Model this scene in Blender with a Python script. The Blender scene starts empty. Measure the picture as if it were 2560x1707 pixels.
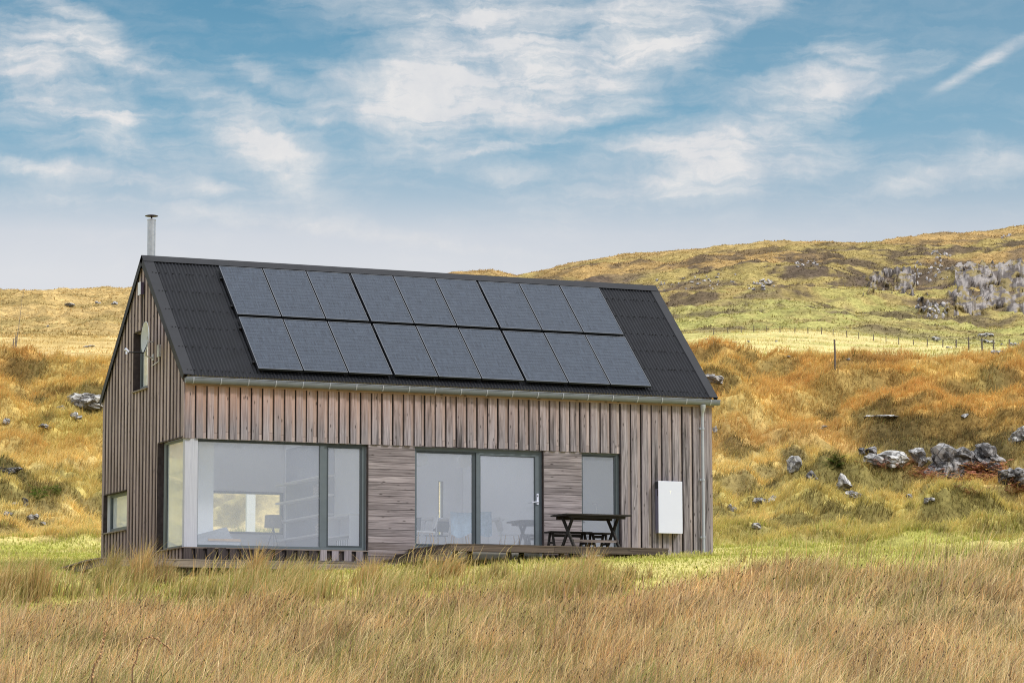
import bpy, bmesh, math, random
import numpy as np
from math import sin, cos, radians, pi, sqrt, atan2
from mathutils import Vector, Matrix

random.seed(7)
rng = np.random.default_rng(7)
scene = bpy.context.scene
C = scene.collection

# ------------------------------------------------------------------ viewpoint of the photograph
F_PX = 7896.5
PITCH, ROLL, YAW = .1198, -.0022, .4158
CAM = np.array([-20.0529, -62.1812, -3.5635])
FW = np.array([sin(YAW) * cos(PITCH), cos(YAW) * cos(PITCH), sin(PITCH)])
_r = np.array([cos(YAW), -sin(YAW), 0.])
_u = np.cross(_r, FW)
RT = _r * cos(ROLL) + _u * sin(ROLL)
UP = _u * cos(ROLL) - _r * sin(ROLL)
FH = np.array([sin(YAW), cos(YAW)])          # horizontal forward
RH = np.array([cos(YAW), -sin(YAW)])         # horizontal right


def ray(px, py):
    return FW + RT * (px - 1280) / F_PX - UP * (py - 853.5) / F_PX


def on_plane(px, py, axis, k):
    d = ray(px, py)
    return CAM + d * (k - CAM[axis]) / d[axis]


# ------------------------------------------------------------------ object helpers
def put(o, label=None, cat=None, group=None, kind=None):
    if label: o['label'] = label
    if cat: o['category'] = cat
    if group: o['group'] = group
    if kind: o['kind'] = kind
    return o


def thing(name, label, cat, loc=(0, 0, 0), group=None, rotz=0):
    o = bpy.data.objects.new(name, None)
    o.empty_display_size = .2
    C.objects.link(o)
    o.location = loc
    o.rotation_euler = (0, 0, rotz)
    return put(o, label, cat, group)


class MB:
    """collects boxes, prisms and tubes; build() links them as ONE mesh object"""
    def __init__(s):
        s.v, s.f, s.m, s.b, s.sm = [], [], [], [], []

    def poly(s, pts, faces, mat=0, val=None, smooth=False):
        if val is None: val = random.random()
        n = len(s.v)
        s.v += [tuple(map(float, p)) for p in pts]
        s.b += [val] * len(pts)
        for f in faces:
            s.f.append([n + i for i in f]); s.m.append(mat); s.sm.append(smooth)

    def hexa(s, p, mat=0, val=None):
        s.poly(p, [(0, 3, 2, 1), (4, 5, 6, 7), (0, 1, 5, 4), (1, 2, 6, 5), (2, 3, 7, 6), (3, 0, 4, 7)], mat, val)

    def box(s, x0, x1, y0, y1, z0, z1, mat=0, val=None):
        s.hexa([(x0, y0, z0), (x1, y0, z0), (x1, y1, z0), (x0, y1, z0),
                (x0, y0, z1), (x1, y0, z1), (x1, y1, z1), (x0, y1, z1)], mat, val)

    def bar(s, a, b, w, t, up=(0, 0, 1), mat=0, val=None):
        a, b, up = Vector(a), Vector(b), Vector(up)
        d = (b - a).normalized()
        sd = d.cross(up)
        if sd.length < 1e-4: sd = d.cross(Vector((1, 0, 0)))
        sd.normalize(); u2 = sd.cross(d)
        q = []
        for p in (a, b):
            q += [p - sd * w / 2 - u2 * t / 2, p + sd * w / 2 - u2 * t / 2, p + sd * w / 2 + u2 * t / 2, p - sd * w / 2 + u2 * t / 2]
        s.hexa(q, mat, val)

    def tube(s, pts, r, n=8, mat=0, val=None, caps=True):
        pts = [Vector(p) for p in pts]
        rs = r if isinstance(r, (list, tuple)) else [r] * len(pts)
        P, Fs = [], []
        prev = None
        for i, p in enumerate(pts):
            d = (pts[min(i + 1, len(pts) - 1)] - pts[max(i - 1, 0)]).normalized()
            if prev is None:
                a = d.cross(Vector((0, 0, 1)))
                if a.length < 1e-3: a = d.cross(Vector((1, 0, 0)))
                a.normalize()
            else:
                a = (prev - d * prev.dot(d)).normalized()
            prev = a
            b = d.cross(a)
            for k in range(n):
                t = 2 * pi * k / n
                P.append(p + (a * cos(t) + b * sin(t)) * rs[i])
        for i in range(len(pts) - 1):
            for k in range(n):
                k2 = (k + 1) % n
                Fs.append((i * n + k, i * n + k2, (i + 1) * n + k2, (i + 1) * n + k))
        s.poly(P, Fs, mat, val, True)
        if caps:
            s.poly(P[:n], [tuple(range(n - 1, -1, -1))], mat, val)
            s.poly(P[-n:], [tuple(range(n))], mat, val)

    def lathe(s, prof, c=(0, 0, 0), n=20, mat=0, val=None, M=None):
        P, Fs = [], []
        for (r, z) in prof:
            for k in range(n):
                t = 2 * pi * k / n
                q = Vector((r * cos(t), r * sin(t), z))
                if M is not None: q = M @ q
                P.append(q + Vector(c))
        for i in range(len(prof) - 1):
            for k in range(n):
                k2 = (k + 1) % n
                Fs.append((i * n + k, i * n + k2, (i + 1) * n + k2, (i + 1) * n + k))
        s.poly(P, Fs, mat, val, True)

    def build(s, name, mats, parent=None):
        if not isinstance(mats, (list, tuple)): mats = [mats]
        me = bpy.data.meshes.new(name)
        me.from_pydata(s.v, [], s.f)
        for m in mats: me.materials.append(m)
        me.polygons.foreach_set('material_index', s.m)
        me.polygons.foreach_set('use_smooth', s.sm)
        at = me.attributes.new('bv', 'FLOAT', 'POINT')
        at.data.foreach_set('value', s.b)
        me.update()
        o = bpy.data.objects.new(name, me)
        C.objects.link(o)
        if parent: o.parent = parent
        return o


def copy_tree(o, parent=None):
    c = o.copy(); C.objects.link(c)
    if parent: c.parent = parent
    for ch in list(o.children): copy_tree(ch, c)
    return c


# ------------------------------------------------------------------ node helpers
class NT:
    def __init__(s, tree):
        s.t = tree; tree.nodes.clear()

    def n(s, typ, ins=None, **kw):
        nd = s.t.nodes.new(typ)
        for k, v in kw.items(): setattr(nd, k, v)
        for k, v in (ins or {}).items():
            sk = nd.inputs[k]
            if isinstance(v, bpy.types.NodeSocket): s.t.links.new(v, sk)
            else: sk.default_value = v
        return nd

    def math(s, op, a, b=None, c=None, clamp=False):
        ins = {0: a}
        if b is not None: ins[1] = b
        if c is not None: ins[2] = c
        return s.n('ShaderNodeMath', ins, operation=op, use_clamp=clamp).outputs[0]

    def vmath(s, op, a, b=None):
        ins = {0: a}
        if b is not None: ins[1] = b
        nd = s.n('ShaderNodeVectorMath', ins, operation=op)
        return nd.outputs['Value'] if op in ('DOT_PRODUCT', 'LENGTH') else nd.outputs[0]

    def mix(s, f, a, b, mode='MIX'):
        nd = s.n('ShaderNodeMix', data_type='RGBA', blend_type=mode)
        for i, v in ((0, f), (6, a), (7, b)):
            if isinstance(v, bpy.types.NodeSocket): s.t.links.new(v, nd.inputs[i])
            elif i == 0: nd.inputs[i].default_value = v
            else: nd.inputs[i].default_value = tuple(v) + (1,) if len(v) == 3 else v
        return nd.outputs[2]

    def noise(s, vec, scale, detail=4, rough=.55, dist=0, out='Fac'):
        ins = {'Scale': scale, 'Detail': detail, 'Roughness': rough, 'Distortion': dist}
        if vec is not None: ins['Vector'] = vec
        return s.n('ShaderNodeTexNoise', ins).outputs[out]

    def mr(s, v, a, b, c=0., d=1., smooth=False):
        return s.n('ShaderNodeMapRange', {0: v, 1: a, 2: b, 3: c, 4: d}, clamp=True,
                   interpolation_type='SMOOTHSTEP' if smooth else 'LINEAR').outputs[0]

    def ramp(s, f, stops):
        nd = s.n('ShaderNodeValToRGB', {0: f})
        cr = nd.color_ramp
        while len(cr.elements) < len(stops): cr.elements.new(.5)
        for e, (p, c) in zip(cr.elements, stops):
            e.position = p; e.color = tuple(c) + (1,)
        return nd.outputs[0]

    def bsdf(s, color, rough=.6, spec=.3, metal=0., normal=None, **extra):
        ins = {'Base Color': color if isinstance(color, bpy.types.NodeSocket) else tuple(color) + (1,),
               'Roughness': rough, 'Specular IOR Level': spec, 'Metallic': metal}
        if normal is not None: ins['Normal'] = normal
        ins.update(extra)
        b = s.n('ShaderNodeBsdfPrincipled', ins)
        s.n('ShaderNodeOutputMaterial', {0: b.outputs[0]})
        return b


def mat(name):
    m = bpy.data.materials.new(name); m.use_nodes = True
    return m, NT(m.node_tree)


def plain(name, col, rough=.6, spec=.3, metal=0., var=.18, scale=6., bump=0.):
    m, t = mat(name)
    tc = t.n('ShaderNodeTexCoord').outputs['Object']
    nz = t.noise(tc, scale, 5, .6)
    f = t.mr(nz, .3, .7, 1 - var, 1 + var)
    cc = t.mix(1., tuple(col), f, 'MULTIPLY')
    nrm = None
    if bump:
        nrm = t.n('ShaderNodeBump', {'Strength': bump, 'Height': nz, 'Distance': .01}).outputs[0]
    t.bsdf(cc, rough, spec, metal, nrm)
    return m


def wood(name, grain, light, dark, stain=.5, stain_col=(.05, .045, .045), pink=None, knots=True, rough=.85, damp=None):
    """weathered board cladding; grain = axis of the board (0,1,2); every board has its own value in attribute bv"""
    m, t = mat(name)
    tc = t.n('ShaderNodeTexCoord').outputs['Object']
    bv = t.n('ShaderNodeAttribute', attribute_name='bv').outputs['Fac']
    off = t.n('ShaderNodeCombineXYZ', {0: t.math('MULTIPLY', bv, 31.), 1: t.math('MULTIPLY', bv, 57.), 2: t.math('MULTIPLY', bv, 83.)}).outputs[0]
    p = t.vmath('ADD', tc, off)
    s1 = [38., 38., 38.]; s1[grain] = 1.3
    s2 = [15., 15., 15.]; s2[grain] = .9
    s3 = [9., 9., 9.]; s3[grain] = 3.2
    fine = t.noise(t.vmath('MULTIPLY', p, tuple(s1)), 1., 6, .65, .4)
    broad = t.noise(t.vmath('MULTIPLY', p, tuple(s2)), 1., 4, .6, .3)
    col = t.mix(t.mr(fine, .32, .68), tuple(dark), tuple(light))
    # per board tone
    tone = t.mr(bv, 0, 1, .78, 1.16)
    col = t.mix(1., col, tone, 'MULTIPLY')
    sep = t.n('ShaderNodeSeparateXYZ', {0: tc})
    if pink:
        col_p, z0, z1 = pink
        g = t.mr(sep.outputs[2], z0, z1, 0, 1)
        gx = t.mr(sep.outputs[0], 1.5, 10., 1., .22)
        g2 = t.math('MULTIPLY', t.math('MULTIPLY', g, gx), t.mr(broad, .3, .65, .35, 1.))
        col = t.mix(g2, col, tuple(col_p))
    st = t.mr(broad, .5, .74, 0, stain)
    if pink:
        st = t.math('MULTIPLY', st, t.mr(sep.outputs[0], 1.0, 5., .35, 1.1))
    col = t.mix(st, col, tuple(stain_col))
    if damp:
        d = t.math('MULTIPLY', t.mr(sep.outputs[2], damp[0], damp[1], 0, 1), t.mr(broad, .35, .6, .4, .9))
        col = t.mix(d, col, tuple(damp[2]))
    if knots:
        vo = t.n('ShaderNodeTexVoronoi', {'Vector': t.vmath('MULTIPLY', p, tuple(s3)), 'Scale': 1., 'Randomness': 1.})
        k = t.mr(vo.outputs['Distance'], .06, .17, .8, 0.)
        col = t.mix(k, col, (.045, .035, .033))
    nrm = t.n('ShaderNodeBump', {'Strength': .35, 'Height': fine, 'Distance': .004}).outputs[0]
    t.bsdf(col, rough, .2, 0., nrm)
    return m


M = {}
M['clad'] = wood('front_cladding_wood', 2, (.455, .41, .43), (.15, .125, .14), 1.05, pink=((.66, .40, .30), 2.5, 3.5))
M['clad_in'] = wood('recessed_cladding_wood', 2, (.55, .47, .46), (.28, .22, .215), .55, pink=((.62, .37, .255), 2.2, 3.5))
M['clad_h'] = wood('horizontal_cladding_wood', 0, (.45, .395, .405), (.17, .14, .145), .75, damp=(.45, -.2, (.16, .12, .10)))
M['gable'] = wood('gable_cladding_wood', 2, (.56, .46, .455), (.26, .20, .205), .55, damp=(2.8, -.2, (.26, .185, .17)))
M['gable_in'] = wood('shade_dark_recess_wood', 2, (.055, .036, .034), (.025, .016, .016), .3)  # recess boards coloured near black, shade between the face boards painted in
M['dark_wood'] = wood('damp_and_shade_dark_wood', 2, (.10, .08, .075), (.03, .024, .026), .6)
M['deck'] = wood('deck_timber', 0, (.20, .155, .13), (.075, .055, .048), .6)
M['grey_timber'] = wood('grey_weathered_timber', 0, (.34, .285, .25), (.15, .115, .10), .55)
M['table'] = wood('old_dark_table_wood', 0, (.065, .058, .05), (.018, .016, .015), .5)
M['fascia'] = wood('pale_eaves_board', 0, (.55, .40, .33), (.33, .22, .18), .4)
M['reveal'] = plain('window_reveal_board', (.06, .045, .045), .8, var=.4, scale=9)
M['roof'] = plain('black_corrugated_steel', (.0165, .0175, .022), .6, .25, var=.22, scale=3)
M['flash'] = plain('black_steel_flashing', (.024, .025, .030), .55, .3, var=.15, scale=3)
M['screw'] = plain('roof_screw_black', (.006, .006, .006), .6, .2, var=.1)
M['gutter'] = plain('grey_plastic_gutter', (.19, .21, .24), .45, .4, var=.10, scale=4)
M['pipe'] = plain('pale_grey_downpipe', (.43, .45, .51), .4, .4, var=.06, scale=4)
M['frame'] = plain('grey_window_frame', (.125, .15, .17), .45, .4, var=.08)
M['frame_d'] = plain('dark_grey_window_frame', (.055, .068, .08), .45, .4, var=.08)
M['steel'] = plain('stainless_flue_steel', (.62, .61, .62), .32, .5, .85, .15, 8)
M['cap'] = plain('dark_flue_cap', (.05, .038, .045), .5, .4, .4)
M['white'] = plain('white_painted_metal', (.72, .74, .87), .4, .35, var=.015, scale=3)
M['side'] = plain('lavender_grey_side_panel', (.20, .19, .27), .5, .3, var=.05)
M['black'] = plain('black_plastic', (.012, .012, .014), .5, .3, var=.2)
M['postw'] = wood('white_stained_post', 2, (.66, .67, .75), (.52, .53, .61), .15, stain_col=(.35, .34, .38), knots=False)
M['dish'] = plain('grey_dish_paint', (.47, .49, .50), .45, .4, var=.10, scale=3)
M['galv'] = plain('galvanised_bracket', (.52, .52, .54), .45, .5, .5, .2, 10)
M['inner'] = plain('white_interior_plaster', (.86, .86, .90), .9, .1, var=.02, scale=1)
M['inner_b'] = plain('white_lit_partition', (.92, .93, .95), .9, .1, var=.02, scale=1)
M['floor'] = plain('pale_floorboards', (.68, .63, .58), .6, .3, var=.1, scale=2)
M['shelf'] = plain('white_shelf_board', (.80, .79, .80), .7, .2, var=.03)
M['cloth_b'] = plain('pale_blue_throw', (.34, .46, .58), .95, .05, var=.2, scale=14)
M['sofa'] = plain('grey_sofa_fabric', (.40, .42, .46), .95, .05, var=.15, scale=20)
M['lamp'] = plain('linen_lamp_shade', (.52, .47, .38), .9, .05, var=.08, scale=14)
M['pend'] = plain('white_paper_lantern', (.86, .86, .88), .9, .05, var=.02)
M['chrome'] = plain('chrome_leg', (.75, .76, .78), .2, .5, .9, .05)
M['oak'] = plain('oak_chair_leg', (.52, .33, .17), .6, .3, var=.2, scale=12)
M['seat_d'] = plain('dark_grey_chair_shell', (.10, .12, .15), .6, .3)
M['book'] = plain('pale_book_spines', (.55, .50, .50), .8, .1, var=.5, scale=30)
M['postd'] = plain('weathered_fence_post', (.16, .135, .12), .9, .1, var=.3, scale=5)
M['wire'] = plain('thin_fence_wire', (.16, .15, .14), .6, .3)


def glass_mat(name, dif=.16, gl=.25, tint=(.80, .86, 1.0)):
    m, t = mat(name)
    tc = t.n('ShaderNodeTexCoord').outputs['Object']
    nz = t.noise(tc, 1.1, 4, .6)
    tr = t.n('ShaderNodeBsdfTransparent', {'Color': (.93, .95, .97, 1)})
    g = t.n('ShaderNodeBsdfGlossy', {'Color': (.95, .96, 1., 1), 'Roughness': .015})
    d = t.n('ShaderNodeBsdfDiffuse', {'Color': tint + (1,)})  # pale diffuse share paints a bright haze over the pane
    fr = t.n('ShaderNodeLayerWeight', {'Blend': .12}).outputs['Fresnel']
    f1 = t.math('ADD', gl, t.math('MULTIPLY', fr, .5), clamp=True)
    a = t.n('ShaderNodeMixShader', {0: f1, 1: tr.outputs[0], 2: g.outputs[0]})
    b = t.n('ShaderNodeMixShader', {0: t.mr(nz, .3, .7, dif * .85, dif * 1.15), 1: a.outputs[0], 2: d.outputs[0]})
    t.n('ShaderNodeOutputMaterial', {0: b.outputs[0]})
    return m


M['glass'] = glass_mat('hazy_window_glass')
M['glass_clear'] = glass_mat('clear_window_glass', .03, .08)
M['glass_rear'] = glass_mat('pale_rear_glass', .20, .06, (.95, .97, .95))
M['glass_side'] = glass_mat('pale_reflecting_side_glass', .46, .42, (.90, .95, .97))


def panel_mat():
    m, t = mat('solar_cell_sheet')
    tc = t.n('ShaderNodeTexCoord').outputs['Object']
    inf = t.n('ShaderNodeObjectInfo').outputs['Random']
    off = t.n('ShaderNodeCombineXYZ', {0: t.math('MULTIPLY', inf, 40.), 1: t.math('MULTIPLY', inf, 90.)}).outputs[0]
    p = t.vmath('ADD', tc, off)
    sep = t.n('ShaderNodeSeparateXYZ', {0: tc})
    # six by fifteen cells with a thin light seam between rows, and brushed crystalline streaks
    fy = t.math('FRACT', t.math('MULTIPLY', sep.outputs[1], 8.4))
    fx = t.math('FRACT', t.math('MULTIPLY', sep.outputs[0], 6.15))
    wob = t.noise(p, 9., 3, .5)
    sy = t.mr(t.math('ABSOLUTE', t.math('SUBTRACT', t.math('ADD', fy, t.math('MULTIPLY', wob, .25)), .62)), .02, .13, 1, 0)
    sx = t.mr(t.math('ABSOLUTE', t.math('SUBTRACT', fx, .5)), .0, .03, .45, 0)
    v1 = t.noise(t.vmath('MULTIPLY', p, (85., 3.2, 1.)), 1., 3, .7)
    v2 = t.noise(t.vmath('MULTIPLY', p, (3., 34., 1.)), 1., 3, .7)
    cell = t.n('ShaderNodeTexVoronoi', {'Vector': t.vmath('MULTIPLY', p, (6.15, 8.4, 1.)), 'Scale': 1., 'Randomness': .25}).outputs['Color']
    base = t.mix(t.mr(v1, .32, .72), (.008, .012, .022), (.070, .092, .132))
    base = t.mix(t.mr(v2, .42, .72, 0, .55), base, (.075, .092, .12))
    base = t.mix(t.math('MULTIPLY', sy, .22), base, (.15, .18, .23))
    t.bsdf(base, .38, .30)
    return m


M['cells'] = panel_mat()
M['pframe'] = plain('anodised_panel_frame', (.17, .18, .20), .4, .4, .5, .05)
M['pedge'] = plain('dark_panel_edge', (.035, .04, .05), .45, .4)


def rock_mat(name, lo=(.16, .15, .15), hi=(.76, .74, .72), sc=1.):
    m, t = mat(name)
    tc = t.n('ShaderNodeTexCoord').outputs['Object']
    a = t.noise(tc, 2.3 * sc, 8, .68, .5)
    b = t.noise(tc, 9. * sc, 6, .6)
    vo = t.n('ShaderNodeTexVoronoi', {'Vector': tc, 'Scale': 2.6 * sc, 'Randomness': 1.}, feature='DISTANCE_TO_EDGE')
    crack = t.mr(vo.outputs[0], .0, .06, .85, 0)
    col = t.mix(t.mr(a, .42, .545), lo, hi)
    col = t.mix(t.mr(b, .35, .7, 0, .5), col, tuple(x * .45 for x in hi))
    col = t.mix(crack, col, tuple(x * .45 for x in lo))
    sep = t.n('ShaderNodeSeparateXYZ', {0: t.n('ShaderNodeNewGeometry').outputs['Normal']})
    under = t.mr(sep.outputs[2], -.7, .1, .7, 0)  # downward faces darkened in the colour as painted shade
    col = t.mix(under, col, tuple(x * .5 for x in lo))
    nr = t.n('ShaderNodeBump', {'Strength': .7, 'Height': a, 'Distance': .12 / sc}).outputs[0]
    t.bsdf(col, .9, .15, 0., nr)
    return m


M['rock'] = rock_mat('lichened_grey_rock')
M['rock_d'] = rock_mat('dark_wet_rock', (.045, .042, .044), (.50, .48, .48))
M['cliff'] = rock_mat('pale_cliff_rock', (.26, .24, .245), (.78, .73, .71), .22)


def blade_mat(name, trans=.35):
    m, t = mat(name)
    c = t.n('ShaderNodeVertexColor', layer_name='Col').outputs[0]
    d = t.n('ShaderNodeBsdfDiffuse', {'Color': c})
    tr = t.n('ShaderNodeBsdfTranslucent', {'Color': c})
    mx = t.n('ShaderNodeMixShader', {0: trans, 1: d.outputs[0], 2: tr.outputs[0]})
    t.n('ShaderNodeOutputMaterial', {0: mx.outputs[0]})
    return m


M['blade'] = blade_mat('grass_blade', .42)


def ground_mat(name, s1, s2, amt=.35, bump=.5, dist=.08):
    m, t = mat(name)
    c = t.n('ShaderNodeVertexColor', layer_name='Col').outputs[0]
    tc = t.n('ShaderNodeTexCoord').outputs['Object']
    a = t.noise(tc, s1, 6, .65, .3)
    b = t.noise(tc, s2, 5, .7)
    f = t.math('MULTIPLY', t.mr(a, .28, .72, 1 - amt, 1 + amt), t.mr(b, .28, .72, 1 - amt, 1 + amt))
    col = t.mix(1., c, f, 'MULTIPLY')
    hsum = t.math('ADD', a, t.math('MULTIPLY', b, .5))
    nr = t.n('ShaderNodeBump', {'Strength': bump, 'Height': hsum, 'Distance': dist}).outputs[0]
    t.bsdf(col, .95, .05, 0., nr)
    return m


M['g_near'] = ground_mat('turf_near', 2.5, 14., .3, .5, .06)
M['g_slope'] = ground_mat('rough_moor_turf', 1.1, 6., .35, .6, .15)
M['g_field'] = ground_mat('pale_meadow_turf', .25, 1.5, .25, .5, .35)
M['g_hill'] = ground_mat('far_hill_turf', .2, 1.1, .45, .8, .9)

M['cliffs'] = ground_mat('pale_cliff_face', .5, 2.2, .30, .8, .5)

# ------------------------------------------------------------------ numpy noise
def _hash(ix, iy, seed):
    h = (ix.astype(np.int64) * 374761393 + iy.astype(np.int64) * 668265263 + seed * 974634277) & 0xFFFFFFFF
    h = ((h ^ (h >> 13)) * 1274126177) & 0xFFFFFFFF
    return ((h ^ (h >> 16)) & 0xFFFFFF) / float(0xFFFFFF)


def vnoise(x, y, seed=0):
    x0 = np.floor(x); y0 = np.floor(y)
    fx = x - x0; fy = y - y0
    fx = fx * fx * fx * (fx * (fx * 6 - 15) + 10); fy = fy * fy * fy * (fy * (fy * 6 - 15) + 10)
    a = _hash(x0, y0, seed); b = _hash(x0 + 1, y0, seed); c = _hash(x0, y0 + 1, seed); d = _hash(x0 + 1, y0 + 1, seed)
    return a + (b - a) * fx + (c - a) * fy + (a - b - c + d) * fx * fy


def fbm(x, y, oc=4, seed=0, gain=.5):
    s = np.zeros_like(x, float); a = 1.; n = 0.
    for i in range(oc):
        s += a * vnoise(x * 2 ** i + 17.3 * i, y * 2 ** i - 9.1 * i, seed + i); n += a; a *= gain
    return s / n


def sstep(a, b, x):
    t = np.clip((x - a) / (b - a), 0, 1)
    return t * t * (3 - 2 * t)


# ------------------------------------------------------------------ terrain
def row_e(row):
    return np.tan(PITCH - np.arctan((np.asarray(row, float) - 853.5) / F_PX))


def rows(pts):
    xs = [p[0] for p in pts]; ys = [p[1] for p in pts]
    return lambda X: np.interp(X, xs, ys)


CREST = rows([(-600, 925), (0, 926), (120, 922), (260, 925), (1000, 915), (1700, 906), (1800, 902), (1950, 915), (2087, 927), (2200, 926), (2330, 918), (2560, 908), (3000, 900)])
FENCE = rows([(-600, 860), (0, 855), (260, 850), (1200, 850), (1700, 842), (1784, 837), (1950, 831), (2060, 838), (2185, 852), (2321, 867), (2522, 880), (2800, 890)])
RIDGE = rows([(-600, 752), (0, 740), (110, 738), (200, 733), (330, 731), (700, 722), (1100, 697), (1135, 690), (1180, 682), (1230, 679), (1290, 688), (1330, 680), (1400, 665), (1500, 646), (1600, 636), (1700, 631), (1800, 627), (1900, 621), (2000, 619), (2080, 618), (2160, 620), (2245, 618), (2310, 608), (2380, 602), (2480, 592), (2560, 584), (2700, 566), (3000, 540)])
MIDR = rows([(-600, 805), (0, 800), (300, 795), (1100, 775), (1500, 752), (1700, 735), (1900, 725), (2100, 722), (2200, 730), (2300, 735), (2560, 742), (3000, 740)])
KD = np.array([0., 12., 20., 33., 45., 55., 61., 66., 74., 83., 97., 112., 122., 150., 250., 430., 600., 760., 1000., 1150., 1400., 3000.])


def knots(X):
    s61 = (X - 1280) / F_PX * 63
    o = np.ones_like(X)
    e = lambda r, d: CAM[2] + d * row_e(r)
    z = [-5.4 * o, -4.95 * o, -4.5 * o, -3.66 * o, -2.78 * o, -1.84 + .018 * s61,
         -.96 + .02 * s61, np.interp(s61, [-12, -9, -4, 0, 4.5, 9], [-.56, -.50, -.40, -.25, -.11, -.07])]
    z += [e(1402, 74.) * o, e(1364, 83.) * o]
    cr = CREST(X)
    z += [e(1364 + (cr - 1364) * .50, 97.), e(cr, 112.), e(cr - 4, 122.) - .75, e(cr, 150.) - 4.5, e(cr + 3, 250.), e((cr + FENCE(X)) / 2 - 3, 430.), e(FENCE(X), 600.)]
    rd, md = RIDGE(X), MIDR(X)
    z += [e(FENCE(X) * .45 + md * .55, 760.), e(md * .30 + rd * .70, 1000.), e(rd, 1150.), e(rd + 40, 1400.), e(rd + 260, 3000.)]
    return np.stack(z, -1)


def hermite(d, Z):
    """d (...), Z (..., K): Catmull-Rom over the uneven knots KD, slopes limited"""
    k = np.clip(np.searchsorted(KD, d) - 1, 0, len(KD) - 2)
    dk = np.diff(KD)
    sl = np.diff(Z, axis=-1) / dk
    m = np.zeros_like(Z)
    m[..., 1:-1] = np.where(sl[..., 1:] * sl[..., :-1] > 0, 2 * sl[..., 1:] * sl[..., :-1] / (sl[..., 1:] + sl[..., :-1] + 1e-9), .25 * (sl[..., 1:] + sl[..., :-1]))
    m[..., 0] = sl[..., 0]; m[..., -1] = sl[..., -1]
    g = lambda A, i: np.take_along_axis(A, i[..., None], -1)[..., 0]
    h = dk[k]; t = np.clip((d - KD[k]) / h, 0, 1)
    z0, z1, m0, m1 = g(Z, k), g(Z, k + 1), g(m, k) * h, g(m, k + 1) * h
    return (2 * t ** 3 - 3 * t ** 2 + 1) * z0 + (t ** 3 - 2 * t ** 2 + t) * m0 + (-2 * t ** 3 + 3 * t ** 2) * z1 + (t ** 3 - t ** 2) * m1


def world_xy(d, th):
    s = d * np.tan(np.clip(th, -1.2, 1.2))
    # polar position: distance d along the bearing
    wx = CAM[0] + d * (np.cos(th) * FH[0] + np.sin(th) * RH[0])
    wy = CAM[1] + d * (np.cos(th) * FH[1] + np.sin(th) * RH[1])
    return wx, wy


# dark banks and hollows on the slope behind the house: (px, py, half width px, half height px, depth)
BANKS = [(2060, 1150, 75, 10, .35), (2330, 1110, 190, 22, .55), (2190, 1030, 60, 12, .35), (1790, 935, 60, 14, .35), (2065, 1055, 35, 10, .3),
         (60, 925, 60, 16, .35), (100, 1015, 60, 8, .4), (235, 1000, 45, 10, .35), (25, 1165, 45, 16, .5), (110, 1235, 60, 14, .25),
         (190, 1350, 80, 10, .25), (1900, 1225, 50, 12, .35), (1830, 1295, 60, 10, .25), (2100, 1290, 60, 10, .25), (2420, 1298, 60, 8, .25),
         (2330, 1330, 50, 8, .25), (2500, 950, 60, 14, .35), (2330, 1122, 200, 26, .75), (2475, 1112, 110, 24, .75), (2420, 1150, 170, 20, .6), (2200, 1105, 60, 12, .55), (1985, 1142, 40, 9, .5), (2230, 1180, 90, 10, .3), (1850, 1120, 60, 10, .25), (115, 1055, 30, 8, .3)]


def H(d, th):
    d = np.asarray(d, float); th = np.asarray(th, float)
    X = np.clip(1280 + F_PX * np.tan(np.clip(th, -1.2, 1.2)), -1500, 4000)
    z = hermite(d, knots(X))
    wx, wy = world_xy(d, th)
    # relief
    near = sstep(5, 20, d) * (1 - sstep(58, 63, d))
    z = z + near * (fbm(wx * .35, wy * .35, 3, 3) - .5) * .42
    lawn = sstep(63, 67, d) * (1 - sstep(80, 86, d))
    z = z + lawn * (fbm(wx * .5, wy * .5, 3, 5) - .5) * .12
    sl = sstep(80, 88, d) * (1 - sstep(118, 135, d))
    hum = fbm(wx * .42 + 3 * fbm(wx * .1, wy * .1, 2, 8), wy * .62, 4, 11, .55)
    z = z + sl * ((hum - .5) * 2.0 + (fbm(wx * 1.5, wy * 1.5, 3, 12) - .5) * .42)
    fld = sstep(150, 240, d) * (1 - sstep(560, 680, d))
    z = z + fld * (fbm(wx * .05, wy * .07, 4, 21) - .5) * 2.2
    far = sstep(590, 700, d) * (1 - .55 * sstep(1050, 1150, d))
    z = z + far * ((fbm(wx * .022, wy * .022, 3, 31) - .5) * 7. + (np.abs(fbm(wx * .05, wy * .05, 5, 33, .55) - .5) * -2 + .25) * 2.4 + (fbm(wx * .09, wy * .09, 4, 35) - .5) * 3.2 + (fbm(wx * .3, wy * .3, 3, 34) - .5) * 1.5)
    # level pad under the house
    ex = sstep(-.5, .2, wx) * (1 - sstep(12.1, 12.8, wx)); ey = sstep(-.3, .3, wy) * (1 - sstep(5.6, 6.4, wy))
    z = np.where(z > -.3, z + (-.3 - z) * ex * ey * sstep(.0, .2, wy), z)
    # beyond the photographed sector the land falls to a plain
    w = sstep(.34, .95, np.abs(th))
    return z * (1 - w) + w * (-5.3 - .004 * np.minimum(d, 600) + (fbm(wx * .02, wy * .02, 3, 41) - .5) * 1.5)


_DM = np.concatenate([np.arange(28, 130, .12), np.arange(130, 620, 1.), np.arange(620, 1300, 1.)])


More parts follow.
